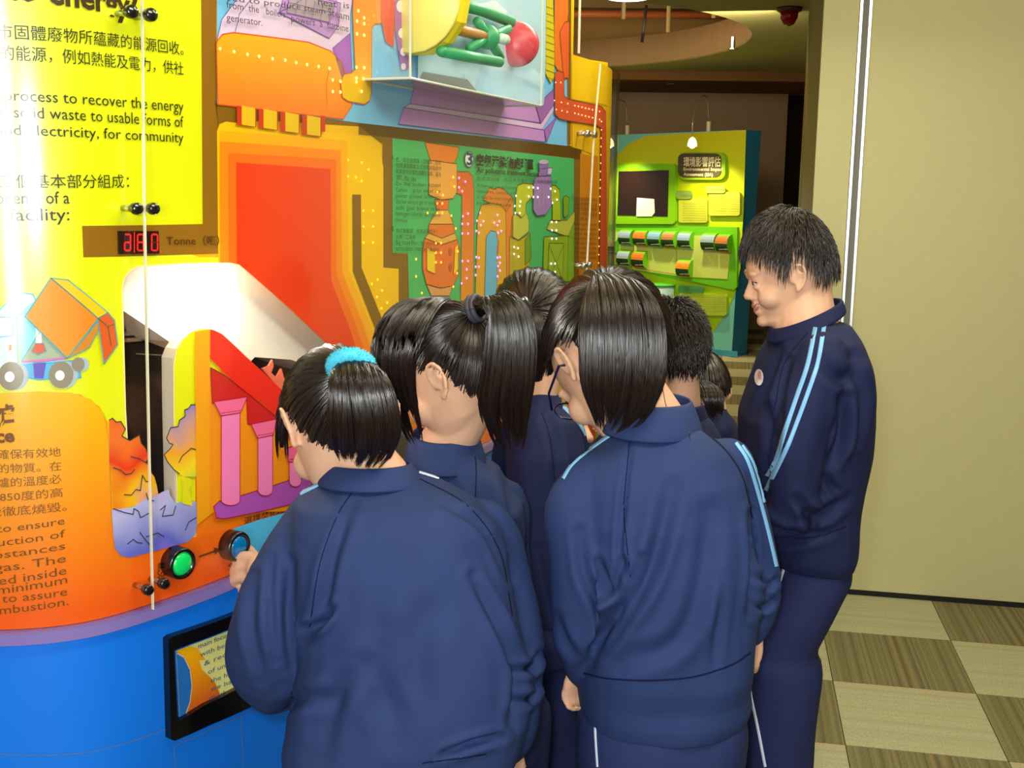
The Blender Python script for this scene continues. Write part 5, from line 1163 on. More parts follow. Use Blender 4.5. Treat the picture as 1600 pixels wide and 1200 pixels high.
def tail(L, n, parent, flat=0.6, rad=0.00085, m=12, core=0.86, name='ponytail', jitter=0.12, fray=0.06, wob=0.004):
    """L: [(px, py, Y, half width px)] centre line of a bunch of hair"""
    Q = np.array(catmull([(*at(x, y, Y), r*mpp(x, y, Y)) for x, y, Y, r in L], 6)); d = np.r_[0, np.cumsum(np.linalg.norm(np.diff(Q[:, :3], axis=0), axis=1))]; d /= d[-1]
    X = np.array([1.0, 0, 0]); bm = bmesh.new(); nn = len(Q)
    c = [(float(r)*core, float(r)*core*flat) for r in Q[:, 3]]; ke = int(nn*0.82); c = [(a*min(1, 1.3*(1-i/ke))**0.5+0.001, b*min(1, 1.3*(1-i/ke))**0.5+0.001) for i, (a, b) in enumerate(c[:ke])]; tube(bm, [Vector(q[:3]) for q in Q[:ke]], c, 14, ref=(1, 0, 0))
    t_ = obj(name, bm, UNDER, parent, True); P, R = [], []
    T = np.gradient(Q[:, :3], axis=0); T /= np.linalg.norm(T, axis=1)[:, None]
    nc = max(12, n//45); CL = [(2*PI*i/nc+rng.normal()*0.05, 0.90+0.15*rng.random(), jitter*rng.random()**1.1, rng.random()*6.28, rng.normal()*0.22) for i in range(nc)]
    for _ in range(n):
        cth, crho, cend, cph, cdr = CL[rng.integers(nc)]; g = np.clip(rng.normal(), -2, 2); th = cth+g*2.2/nc*2; rho = crho*(1-0.05*g*g)*(0.97+0.05*rng.random()); end = 1-min(0.9, cend+0.05*rng.random()+0.04*abs(g)); ph = cph+0.2*rng.normal(); drift = cdr+0.05*rng.normal(); pts = []
        for t in np.linspace(0, end, m):
            q = np.array([np.interp(t, d, Q[:, k]) for k in range(4)]); tt = np.array([np.interp(t, d, T[:, k]) for k in range(3)]); A = X-tt*(X@tt); A /= np.linalg.norm(A); B = np.cross(tt, A); a = th+drift*t
            k_ = q[3]*rho*(1+fray*t*t*math.sin(ph)*2); p = q[:3]+A*k_*math.cos(a)+B*k_*flat*math.sin(a)+A*wob*math.sin(5*t+ph)*t; pts.append(p)
        P.append(pts); R.append(rad*(0.7+0.7*rng.random()))
    add_strands(P, R, t_); return t_
def loose(P_list, parent, rad=0.0007, name='loose_strand'):
    return add_strands([np.array(resample_n([tuple(at(*p)) for p in L], 12)) for L in P_list], [rad]*len(P_list), parent, name)
def resample_n(P, n):
    P = np.array(catmull(P, 6)); d = np.r_[0, np.cumsum(np.linalg.norm(np.diff(P, axis=0), axis=1))]; s = np.linspace(0, d[-1], n); return np.stack([np.interp(s, d, P[:, k]) for k in range(3)], 1)

SKIN = mat('skin', (228, 178, 146), 0.5, 0.35, var=0.05, vscale=30)
SKIN2 = mat('skin_light', (238, 192, 156), 0.5, 0.35, var=0.05, vscale=30)
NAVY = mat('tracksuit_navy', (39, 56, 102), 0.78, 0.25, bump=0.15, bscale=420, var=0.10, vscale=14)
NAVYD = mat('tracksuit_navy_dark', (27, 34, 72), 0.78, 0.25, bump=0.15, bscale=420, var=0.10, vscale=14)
TROU = mat('trouser_navy', (34, 40, 82), 0.8, 0.25, bump=0.12, bscale=420, var=0.10, vscale=14)
TROUB = mat('trouser_blue', (36, 47, 92), 0.8, 0.25, bump=0.15, bscale=420, var=0.10, vscale=14)
SEAM = mat('seam_shadow_navy', (22, 26, 58), 0.9, 0.1); STRIPE = mat('stripe_sky', (130, 190, 240), 0.5, 0.4); PIPING = mat('piping_white', (206, 218, 236), 0.5, 0.4)
SHOE = mat('shoe_white', (205, 205, 205), 0.5); SOLE = mat('sole_grey', (90, 90, 95), 0.7); TIEB = mat('scrunchie_blue', (90, 205, 235), 0.95, 0.1)

def bvh_of(me): return BVHTree.FromPolygons([tuple(v) for v in get_co(me)], [tuple(p.vertices) for p in me.polygons])
CAMP = Vector((0, 0, CAM_H))
def cast(bvh, x, y):
    d = ray(x, y).normalized(); h = bvh.ray_cast(CAMP, d)
    return (h[0], h[1]) if h[0] is not None else None
def ribbon(name, bvh, L, wpx, m, parent, off=0.0015, sub=6, thick=0.0008, shape=None):
    """strip lying on a garment where the photo shows it; cast onto the cloth and given its own thickness"""
    Q = catmull(L, sub); rows = []
    for i, q in enumerate(Q):
        a, b = Q[max(i-1, 0)], Q[min(i+1, len(Q)-1)]; t = b-a; t = t/(np.linalg.norm(t)+1e-9); n = np.array([-t[1], t[0]]); w = wpx*(shape[0]+(shape[1]-shape[0])*i/(len(Q)-1) if shape else 1.0)/2
        c = cast(bvh, *q)
        if c is None: continue
        r = []
        for sg in (-1, -0.33, 0.33, 1):
            h = cast(bvh, *(q+n*w*sg))
            if h is None or (h[0]-c[0]).length > 0.05:
                h = c if h is None or True else h
                px_ = mpp(q[0], q[1], c[0].y); p = c[0]+Vector((n[0]*w*sg*px_, 0, -n[1]*w*sg*px_)); f = bvh.find_nearest(p); h = (f[0], f[1])
            nn_ = h[1] if h[1].dot(CAMP-h[0]) > 0 else -h[1]
            r.append((h[0]+nn_*off, nn_))
        rows.append(r)
    if len(rows) < 2: return None
    bm = bmesh.new(); V = [[bm.verts.new(p) for p, _ in r] for r in rows]; U = [[bm.verts.new(p-n_*thick*1.6) for p, n_ in r] for r in rows]
    for i in range(len(rows)-1):
        for k in range(3): bm.faces.new((V[i][k], V[i][k+1], V[i+1][k+1], V[i+1][k]))
        bm.faces.new((V[i][0], V[i+1][0], U[i+1][0], U[i][0])); bm.faces.new((V[i][3], U[i][3], U[i+1][3], V[i+1][3]))
    return obj(name, bm, m, parent, True)
def patch(name, bvh, P, m, parent, off=0.002):
    c = np.mean(np.array(P, float), axis=0); bm = bmesh.new(); vs = []
    for q in [c]+list(P):
        h = cast(bvh, *q)
        if h is None: return None
        n = h[1] if h[1].dot(CAMP-h[0]) > 0 else -h[1]; vs.append(bm.verts.new(h[0]+n*off))
    for k in range(len(P)): bm.faces.new((vs[0], vs[1+k], vs[1+(k+1) % len(P)]))
    return obj(name, bm, m, parent)
def figure(label, torso, arms, head, collar=None, hem=None, folds=(), jm=None, tm=None, leg_yaw=90, voxel=0.006, bvoxel=0.006, hands=(), amp=0.0052, seed=0.0, hips=None, pelvis=None, foot_sep=0.10, skin=None, smile=False, extra=None, neck_r=0.047, leg_k=1.0, group=None, tilt=0.0):
    """one child: continuous body, with jacket, trousers, shoes and hair as its parts"""
    jm, tm, skin = jm or NAVY, tm or TROU, skin or SKIN
    last = (hips or torso)[-1]; pc = (at(last[0], last[2], last[3])+at(last[1], last[2], last[3]))/2
    px_, py_ = (pelvis if pelvis else (pc.x, pc.y)); person = thing('person', label, 'person', (px_, py_, 0), group)
    f = Vector((math.cos(math.radians(leg_yaw)), math.sin(math.radians(leg_yaw)), 0)); lat = Vector((-f.y, f.x, 0)); zh = pc.z
    H = head
    # body
    bm = bmesh.new(); loft(bm, [section_ring(bm, *s_[:5], k=0.72, n=20) for s_ in torso + (hips or [])])
    top = torso[0]; nb = (at(top[0], top[2], top[3])+at(top[1], top[2], top[3]))/2
    tube(bm, [nb-Vector((0, 0, 0.05)), nb, nb.lerp(H.w((-0.030, 0, -0.05)), 0.5), H.w((-0.030, 0, -0.045)), H.w((-0.02, 0, 0))], [neck_r*1.25, neck_r*1.1, neck_r, neck_r, neck_r*0.9], 18)
    H.build(bm, smile)
    for A in arms: limb(bm, A, k=0.55, seg=12)
    for hw in hands: hw(bm)
    legs = []
    for q in (1, -1):
        hip = Vector((px_, py_, zh+0.02))+lat*(q*0.075); kn = Vector((px_, py_, zh*0.52))+lat*(q*(foot_sep-0.01))+f*0.015; an = Vector((px_, py_, 0.07))+lat*(q*foot_sep)-f*0.01; legs.append((hip, kn, an))
        tube(bm, [hip+Vector((0, 0, 0.05)), hip, hip.lerp(kn, 0.5), kn, kn.lerp(an, 0.4), an, an-Vector((0, 0, 0.03))], [v*leg_k for v in (0.06, 0.062, 0.055, 0.045, 0.042, 0.033, 0.035)], 12)
        ball(bm, an+f*0.06+Vector((0, 0, -0.035)), (0.09, 0.035, 0.025), 12, 8, Matrix.Rotation(math.radians(leg_yaw), 3, 'Z'))
    body = link('body', vox(bm, bvoxel, 5, 0.55 if bvoxel < 0.005 else None), skin, person)
    # trousers
    bm = bmesh.new(); zt = zh+0.10
    hp = hips or [torso[-1]]
    ring = [section_ring(bm, *s_[:5], k=0.97 if not hips else 1.0, n=24) for s_ in hp]
    if len(ring) > 1: loft(bm, ring)
    else:
        for v in ring[0]: bm.verts.remove(v)
        tube(bm, [Vector((px_, py_, zt)), Vector((px_, py_, zh-0.03)), Vector((px_, py_, zh-0.10))], [(0.15, 0.11), (0.155, 0.12), (0.12, 0.09)], 20, ref=tuple(lat))
    for hip, kn, an in legs:
        tube(bm, [hip+Vector((0, 0, 0.03)), hip, hip.lerp(kn, 0.5), kn, kn.lerp(an, 0.5), an, an-Vector((0, 0, 0.022))], [v*leg_k for v in (0.088, 0.092, 0.086, 0.074, 0.068, 0.066, 0.068)], 16)
    tme = vox(bm, 0.009, 4); wrinkle(tme, [], 0.004, seed+3); trousers = link('trousers', tme, tm, person)
    for (hip, kn, an) in legs:
        bm = bmesh.new(); R_ = Matrix.Rotation(math.radians(leg_yaw), 3, 'Z'); c_ = Vector((an.x, an.y, 0))+f*0.045
        ball(bm, c_+Vector((0, 0, 0.045)), (0.125, 0.044, 0.040), 16, 10, R_); ball(bm, c_-f*0.05+Vector((0, 0, 0.06)), (0.06, 0.042, 0.045), 14, 8, R_); sh = obj('shoe', bm, SHOE, person, True)
        bm = bmesh.new(); pts = [c_+f*(0.128*math.cos(t))+lat*(0.047*math.sin(t)) for t in [2*PI*k/20 for k in range(20)]]; prism(bm, [(p.x, p.y) for p in pts], 0.0, 0.022); obj('sole', bm, SOLE, sh)
    # jacket
    bm = bmesh.new(); loft(bm, [section_ring(bm, *s_[:5], tilt=(s_[5] if len(s_) > 5 else 0)) for s_ in torso])
    for A in arms: limb(bm, A)
    jme = vox(bm, voxel, 7); wrinkle(jme, folds, amp, seed); jacket = link('jacket', jme, jm, person); bv = bvh_of(jme)
    if collar:
        bm = bmesh.new(); rg = [section_ring(bm, *s_[:5], tilt=s_[5], n=32, e=2.0) for s_ in collar]; loft(bm, rg, False)
        bmesh.ops.recalc_face_normals(bm, faces=bm.faces[:]); me = evaluated(bm, [('SOLIDIFY', dict(thickness=0.006, offset=0.0)), ('SUBSURF', dict(levels=1))]); me.polygons.foreach_set('use_smooth', [True]*len(me.polygons)); link('collar', me, jm, jacket)
    H.face(person, body, smile)
    return person, body, jacket, trousers, bv, H
# ------------------------------------------------------------- the seven children
def V3(*a): return Vector(a)
# A: girl with the pale blue scrunchie, pressing the blue button
def handA(bm):
    Yh = 1.93; P = lambda x, y, dY=0.0: at(x, y, Yh+dY); k = mpp(390, 870, Yh)
    tube(bm, [P(430, 930, -0.07), P(418, 905, -0.03), P(408, 888, 0.0), P(398, 876, 0.01)], [(18*k, 14*k), (20*k, 15*k), (21*k, 16*k), (17*k, 14*k)], 14); ball(bm, P(404, 888), (20*k, 20*k, 25*k), 14, 10)
    for L, r in (([(402, 872), (395, 864), (387, 855)], 7.5), ([(404, 876), (388, 869), (371, 872), (374, 880)], 8.8), ([(404, 890), (382, 884), (366, 890), (370, 897)], 8.8), ([(406, 903), (384, 900), (364, 906), (370, 912)], 8.4), ([(412, 915), (392, 914), (376, 924)], 6.5)):
        Q = [P(x, y, 0.03*i if r < 8 and L[0][1] < 875 else 0.008*i) for i, (x, y) in enumerate(L)]; Q = [Vector(q) for q in catmull(Q, 3)]; tube(bm, Q, [r*k]*(len(Q)-1)+[r*k*0.85], 10); ball(bm, Q[-1], r*k*0.87, 10, 6)
hA = Head(528, 662, 1.72, 118, 36, 1.02)
tA = [(530, 640, 738, 1.69, 0.055), (495, 690, 752, 1.68, 0.075), (455, 745, 778, 1.66, 0.10), (452, 775, 815, 1.65, 0.12), (458, 795, 870, 1.64, 0.135), (470, 812, 950, 1.63, 0.145), (474, 822, 1030, 1.62, 0.15), (462, 820, 1110, 1.61, 0.155), (450, 805, 1165, 1.60, 0.15), (450, 780, 1215, 1.60, 0.14)]
aA = [[(478, 808, 1.66, 38), (453, 870, 1.63, 50), (432, 955, 1.60, 62), (420, 1030, 1.62, 68), (428, 1045, 1.70, 55), (430, 960, 1.80, 38), (432, 925, 1.86, 26)],
      [(755, 812, 1.70, 38), (788, 870, 1.72, 40), (803, 960, 1.72, 44), (806, 1050, 1.71, 46), (800, 1130, 1.71, 42), (796, 1168, 1.74, 26)]]
fA = [([(548, 790), (520, 870), (500, 960), (478, 1000)], 9, 0.008), ([(478, 982), (500, 975), (520, 950)], 6, 0.012), ([(690, 790), (760, 830), (800, 905)], 7, 0.006), ([(740, 900), (778, 980), (805, 1060), (795, 1130)], 8, 0.010), ([(620, 1150), (590, 1060), (600, 990)], 20, 0.007),
      ([(500, 1180), (520, 1100), (560, 1040)], 16, 0.008), ([(690, 1180), (740, 1160), (780, 1150)], 6, 0.010), ([(400, 900), (395, 980), (410, 1060)], 8, 0.006), ([(455, 880), (450, 960), (455, 1040)], 9, 0.008), ([(425, 870), (424, 940), (432, 1030)], 6, 0.005),
      ([(800, 1050), (830, 1040), (846, 1020)], 6, 0.008), ([(800, 1100), (830, 1085), (848, 1060)], 6, 0.008), ([(640, 1100), (650, 1000), (690, 930)], 24, 0.006), ([(440, 1110), (480, 1090), (520, 1095)], 12, 0.006)]
pA, bA, jA, trA, bvA, hA = figure('girl with high ponytail in a pale blue fuzzy scrunchie, pressing the blue button', tA, aA, hA, collar=[(497, 664, 757, 1.68, 0.085, 0.10), (505, 650, 738, 1.685, 0.072, 0.10), (512, 640, 722, 1.69, 0.066, 0.10)],
    folds=fA, leg_yaw=110, voxel=0.0055, bvoxel=0.004, hands=[handA, lambda bm: hand(bm, at(796, 1172, 1.75), V3(0, 0.3, -1), V3(-1, 0, 0), 0.5, 0.85)], seed=1.0, pelvis=(-0.16, 1.62))
ribbon('sleeve_stripe', bvA, [(500, 756), (455, 780), (425, 808), (402, 850)], 5, STRIPE, jA); ribbon('shoulder_piping', bvA, [(655, 738), (700, 752), (735, 766)], 2.5, PIPING, jA)
ribbon('raglan_seam', bvA, [(565, 752), (530, 800), (500, 880), (484, 980)], 1.6, SEAM, jA, 0.0006); ribbon('raglan_seam', bvA, [(650, 745), (730, 790), (780, 860), (800, 960)], 1.6, SEAM, jA, 0.0006)
ribbon('hem_seam', bvA, [(660, 1192), (710, 1186), (760, 1178)], 2, SEAM, jA, 0.0006)
cap = hair_cap(hA, pA); T = hA.loc(at(549, 572, 1.64)); Td = (T-hA.ec); scalp_to_tie(hA, (Td.x/hA.er.x, Td.y/hA.er.y, Td.z/hA.er.z), 3600, cap)
tail([(549, 565, 1.635, 22), (556, 590, 1.60, 42), (566, 630, 1.59, 53), (570, 670, 1.60, 54), (566, 700, 1.62, 46), (560, 726, 1.63, 30)], 3000, pA, flat=0.5, jitter=0.28)
tail([(470, 600, 1.74, 14), (447, 640, 1.78, 14), (440, 680, 1.82, 10), (443, 740, 1.84, 5)], 220, pA, name='side_lock', jitter=0.6)
bm = bmesh.new(); c_ = at(549, 574, 1.63); n_ = V3(0.05, -0.75, -0.55).normalized(); a_, b_ = frame_at(n_); k_ = mpp(548, 566, 1.63)
for i in range(1500):
    t, u = rng.random()*2*PI, rng.random()*2*PI; cc = c_+(a_*math.cos(t)+b_*math.sin(t))*(28*k_); nn_ = (a_*math.cos(t)+b_*math.sin(t))*math.cos(u)+n_*math.sin(u); p = cc+nn_*(10.5*k_)
    v1 = frame_at(nn_)[0]*0.0012; v2 = frame_at(nn_)[1]*0.0012; q = nn_*0.0035+v1*rng.normal(); A_ = [bm.verts.new(p+v1), bm.verts.new(p-v1), bm.verts.new(p+v2), bm.verts.new(p+q)]
    for f_ in ((0, 1, 3), (1, 2, 3), (2, 0, 3)): bm.faces.new([A_[j] for j in f_])
P_ = [c_+(a_*math.cos(2*PI*i/24)+b_*math.sin(2*PI*i/24))*(28*k_) for i in range(25)]; tube(bm, P_, 11*k_, 10, False); obj('scrunchie', bm, TIEB, pA, True)

# B: girl in profile with the dark hair band
hB = Head(705, 584, 1.98, 156, 26, 1.06)
tB = [(665, 735, 690, 1.99, 0.055), (645, 750, 705, 1.99, 0.075), (640, 785, 735, 1.99, 0.10), (640, 815, 790, 1.98, 0.12), (640, 822, 860, 1.97, 0.13), (645, 820, 960, 1.97, 0.135), (650, 818, 1060, 1.97, 0.135), (655, 815, 1150, 1.97, 0.13)]
aB = [[(665, 755, 2.0, 28), (640, 800, 2.06, 30), (625, 860, 2.12, 29), (600, 870, 2.22, 25), (570, 860, 2.32, 18)], [(790, 770, 2.02, 24), (800, 850, 2.06, 26), (800, 930, 2.10, 26), (780, 960, 2.18, 22), (750, 940, 2.26, 17)]]
fB = [([(690, 720), (720, 790), (740, 860)], 10, 0.006), ([(790, 740), (800, 800), (806, 860)], 8, 0.006)]
pB, bB, jB, trB, bvB, hB = figure('girl in profile with a long ponytail held by a dark hair band', tB, aB, hB, collar=[(636, 760, 722, 1.98, 0.085, -0.1), (636, 752, 700, 1.99, 0.075, -0.1), (646, 745, 674, 2.0, 0.066, -0.1)],
    folds=fB, leg_yaw=120, voxel=0.006, bvoxel=0.004, hands=[lambda bm: hand(bm, at(570, 860, 2.32), V3(-0.4, 1, 0.1), V3(0, 0, 1), 0.7, 0.85), lambda bm: hand(bm, at(750, 940, 2.26), V3(-0.4, 1, 0.1), V3(0, 0, 1), 0.7, 0.85)], seed=2.0)
ribbon('sleeve_stripe', bvB, [(712, 697), (680, 715), (658, 732)], 6, STRIPE, jB); ribbon('sleeve_stripe', bvB, [(690, 697), (672, 708), (655, 722)], 2.5, STRIPE, jB); ribbon('raglan_seam', bvB, [(738, 692), (744, 730), (742, 790)], 1.6, SEAM, jB, 0.0006)
capB = hair_cap(hB, pB); T = hB.loc(at(742, 478, 1.93)); Td = (T-hB.ec); scalp_to_tie(hB, (Td.x/hB.er.x, Td.y/hB.er.y, Td.z/hB.er.z), 3600, capB)
tail([(742, 488, 1.93, 13), (758, 474, 1.91, 18), (785, 482, 1.90, 30), (797, 520, 1.89, 38), (795, 580, 1.89, 40), (790, 630, 1.90, 38), (794, 675, 1.91, 28), (800, 714, 1.92, 12)], 3400, pB, flat=0.55, jitter=0.3, m=14)
tail([(700, 466, 1.97, 5), (662, 478, 1.91, 24), (628, 512, 1.885, 36), (614, 560, 1.875, 34), (622, 610, 1.89, 27), (638, 650, 1.91, 18), (652, 698, 1.93, 7)], 2000, pB, name='side_lock', flat=0.45, jitter=0.35)
bm = bmesh.new(); c_ = at(743, 482, 1.93); n_ = V3(0.75, -0.35, 0.25).normalized(); a_, b_ = frame_at(n_); k_ = mpp(743, 482, 1.93)
for q in (-4, 4): tube(bm, [c_+n_*(q*k_)+(a_*math.cos(2*PI*i/20)+b_*math.sin(2*PI*i/20))*(19*k_) for i in range(21)], 4.5*k_, 8, False)
obj('hair_band', bm, mat('band_grey', (66, 64, 78), 0.6), pB, True)

# C: girl behind with the shiny hair clip
def handC(bm):
    Yh = 2.5; P = lambda x, y, d=0.0: at(x, y, Yh+d); k = mpp(895, 650, Yh)
    tube(bm, [P(920, 690, -0.03), P(908, 668), P(900, 650)], [(11*k, 8*k), (12*k, 9*k), (10*k, 8*k)], 12)
    for L, r in (([(895, 648), (892, 632), (891, 618)], 4.2), ([(900, 645), (906, 634), (914, 634)], 4.2), ([(905, 650), (912, 640), (918, 644)], 4.0), ([(908, 658), (916, 650), (920, 655)], 3.8), ([(893, 660), (888, 650), (888, 642)], 4.0)):
        Q = [P(*q) for q in L]; tube(bm, Q, r*k, 8); ball(bm, Q[-1], r*k*0.98, 8, 6)
hC = Head(833, 505, 2.42, 128, 24, 1.0)
tC = [(806, 862, 618, 2.40, 0.055), (800, 880, 630, 2.40, 0.075), (795, 905, 650, 2.40, 0.10), (792, 915, 700, 2.39, 0.12), (792, 918, 780, 2.38, 0.12), (795, 915, 860, 2.38, 0.125), (800, 905, 960, 2.38, 0.125)]
aC = [[(895, 668, 2.40, 20), (905, 720, 2.42, 22), (915, 770, 2.44, 21), (925, 740, 2.47, 16), (920, 700, 2.49, 12)], [(805, 660, 2.42, 20), (790, 720, 2.5, 21), (780, 780, 2.56, 20), (760, 775, 2.66, 15), (745, 770, 2.72, 11)]]
fC = [([(850, 640), (870, 700), (868, 780)], 8, 0.006), ([(840, 860), (850, 930), (860, 960)], 8, 0.006)]
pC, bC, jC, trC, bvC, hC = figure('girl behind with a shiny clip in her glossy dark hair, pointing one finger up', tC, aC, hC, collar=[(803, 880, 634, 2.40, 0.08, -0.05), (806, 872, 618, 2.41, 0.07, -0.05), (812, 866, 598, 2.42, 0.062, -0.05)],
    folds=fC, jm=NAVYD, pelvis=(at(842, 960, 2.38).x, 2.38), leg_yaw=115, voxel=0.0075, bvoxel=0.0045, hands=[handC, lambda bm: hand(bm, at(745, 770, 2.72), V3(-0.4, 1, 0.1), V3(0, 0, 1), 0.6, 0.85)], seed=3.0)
ribbon('sleeve_stripe', bvC, [(846, 613), (868, 626), (890, 645), (910, 670), (920, 690)], 5, STRIPE, jC); ribbon('raglan_seam', bvC, [(838, 625), (858, 680), (868, 760)], 1.4, SEAM, jC, 0.0006)
capC = hair_cap(hC, pC); T = hC.loc(at(826, 484, 2.33)); Td = (T-hC.ec); T = (Td.x/hC.er.x, Td.y/hC.er.y, Td.z/hC.er.z); scalp_to_tie(hC, T, 2600, capC, rad=0.001)
tail([(828, 480, 2.34, 14), (840, 510, 2.32, 26), (842, 550, 2.33, 28), (836, 590, 2.36, 22), (832, 618, 2.38, 10)], 800, pC, name='gathered_hair', flat=0.5, jitter=0.25)
bm = bmesh.new(); c_ = at(822, 478, 2.29); k_ = mpp(822, 478, 2.29); tube(bm, catmull([at(812, 470, 2.29), at(820, 466, 2.28), at(828, 476, 2.28), at(830, 492, 2.29)], 4), 2.6*k_, 8); ball(bm, at(816, 469, 2.275), (5*k_, 3*k_, 3*k_), 12, 8)
obj('hair_clip', bm, mat('clip_metal', (150, 150, 155), 0.2, metal=0.9), pC, True)

# D: girl in the centre with glasses
hD = Head(946, 572, 1.84, 118, 54, 1.04); hD.er = Vector((0.128, 0.090, 0.120)); hD.ec = Vector((-0.024, 0, 0.012))
tD = [(975, 1070, 655, 1.79, 0.06), (945, 1100, 672, 1.78, 0.08), (915, 1135, 700, 1.77, 0.10), (895, 1158, 740, 1.76, 0.12), (888, 1170, 800, 1.75, 0.135), (898, 1178, 880, 1.745, 0.14), (908, 1178, 960, 1.74, 0.14), (906, 1174, 1030, 1.735, 0.14), (904, 1168, 1062, 1.735, 0.132), (906, 1168, 1090, 1.735, 0.135), (910, 1158, 1112, 1.735, 0.13)]
aD = [[(930, 738, 1.74, 42), (905, 800, 1.71, 50), (904, 880, 1.69, 50), (908, 950, 1.69, 46), (908, 1010, 1.70, 38), (903, 1048, 1.73, 21)], [(1136, 724, 1.79, 40), (1162, 780, 1.80, 36), (1182, 860, 1.82, 34), (1188, 920, 1.82, 34), (1186, 965, 1.82, 27), (1179, 995, 1.83, 15)]]
fD = [([(985, 680), (975, 780), (968, 860), (985, 905)], 5, 0.005), ([(1050, 760), (1020, 880), (960, 980), (915, 1040)], 12, 0.011), ([(1110, 800), (1100, 900), (1060, 1000), (970, 1035)], 14, 0.007), ([(935, 880), (958, 925), (975, 880)], 8, 0.012), ([(905, 830), (915, 900), (940, 960), (930, 1010)], 8, 0.008),
      ([(1000, 870), (960, 960), (925, 1010)], 7, 0.010), ([(1172, 800), (1174, 880), (1170, 960)], 6, 0.009), ([(1178, 900), (1200, 915), (1215, 905)], 5, 0.007), ([(1175, 945), (1195, 950), (1212, 938)], 5, 0.007), ([(1120, 1040), (1124, 980), (1128, 900)], 7, 0.004), ([(870, 960), (885, 1000), (900, 1020)], 7, 0.005)]
hipD = [(906, 1162, 1100, 1.735, 0.125), (904, 1164, 1130, 1.735, 0.135), (902, 1160, 1170, 1.735, 0.14), (903, 1150, 1215, 1.735, 0.135), (910, 1140, 1270, 1.735, 0.12)]
pD, bD, jD, trD, bvD, hD = figure('girl with glasses in the centre, smooth ponytail over her back, seen from behind', tD, aD, hD, collar=[(940, 1098, 676, 1.78, 0.088, 0.0), (946, 1088, 650, 1.785, 0.080, 0.0), (952, 1078, 622, 1.80, 0.072, 0.0)],
    folds=fD, tm=TROUB, leg_yaw=95, voxel=0.0055, bvoxel=0.0042, hips=hipD, pelvis=(at(1035, 1150, 1.735).x, 1.735), hands=[lambda bm: hand(bm, at(903, 1040, 1.74), V3(-0.10, 0.25, -0.9), V3(0.7, 0.7, 0), 0.95, 0.80), lambda bm: hand(bm, at(1178, 990, 1.84), V3(-0.25, 0.1, -0.95), V3(-0.8, 0.4, 0), 0.8, 0.80)], seed=4.0)
ribbon('sleeve_stripe', bvD, [(958, 677), (925, 700), (895, 725), (880, 748)], 4.5, STRIPE, jD); ribbon('sleeve_stripe', bvD, [(1150, 692), (1168, 720), (1184, 770), (1200, 830), (1213, 885)], 5, STRIPE, jD); ribbon('sleeve_stripe', bvD, [(1160, 696), (1176, 722), (1189, 762), (1194, 785)], 3, STRIPE, jD)
ribbon('raglan_seam', bvD, [(986, 668), (979, 740), (975, 800), (985, 900)], 1.6, SEAM, jD, 0.0006); ribbon('raglan_seam', bvD, [(1075, 655), (1130, 700), (1160, 745), (1176, 810)], 2.2, SEAM, jD, 0.0006)
ribbon('waistband_seam', bvD, [(912, 1052), (950, 1060), (1010, 1063), (1080, 1058), (1140, 1040), (1172, 1020)], 2.5, SEAM, jD, 0.0008)
btD = bvh_of(trD.data); ribbon('trouser_piping', btD, [(930, 1118), (931, 1150), (934, 1198)], 3, PIPING, trD, 0.002)
capD = hair_cap(hD, pD); T = hD.loc(at(944, 448, 1.76)); Td = (T-hD.ec); scalp_to_tie(hD, (Td.x/hD.er.x, Td.y/hD.er.y, Td.z/hD.er.z), 3600, capD)
tail([(938, 434, 1.765, 16), (956, 456, 1.73, 46), (970, 500, 1.70, 63), (974, 555, 1.69, 66), (973, 600, 1.69, 62), (966, 640, 1.70, 46), (952, 676, 1.71, 18)], 4600, pD, flat=0.5, jitter=0.24, m=12)
loose([[(1030, 560, 1.74), (1036, 610, 1.74), (1042, 640, 1.73), (1050, 665, 1.72)], [(1020, 600, 1.73), (1024, 640, 1.72), (1030, 668, 1.71)], [(1070, 655, 1.70), (1076, 672, 1.68), (1078, 690, 1.68)]], pD)
bm = bmesh.new(); tube(bm, [hD.w((0.098, 0.062, 0.004)), hD.w((0.06, 0.080, 0.006)), hD.w((0.0, 0.082, 0.008)), hD.w((-0.015, 0.082, -0.006))], 0.0022, 8)
for q in (-1, 1):
    tube(bm, [hD.w((0.098, q*(0.034+0.024*math.cos(2*PI*i/20)), -0.002+0.018*math.sin(2*PI*i/20))) for i in range(21)], 0.0020, 8, False)
tube(bm, [hD.w((0.098, -0.012, 0.0)), hD.w((0.100, 0, 0.003)), hD.w((0.098, 0.012, 0.0))], 0.0018, 8); obj('glasses', bm, mat('glasses_navy', (26, 28, 70), 0.2, 0.8), pD, True)

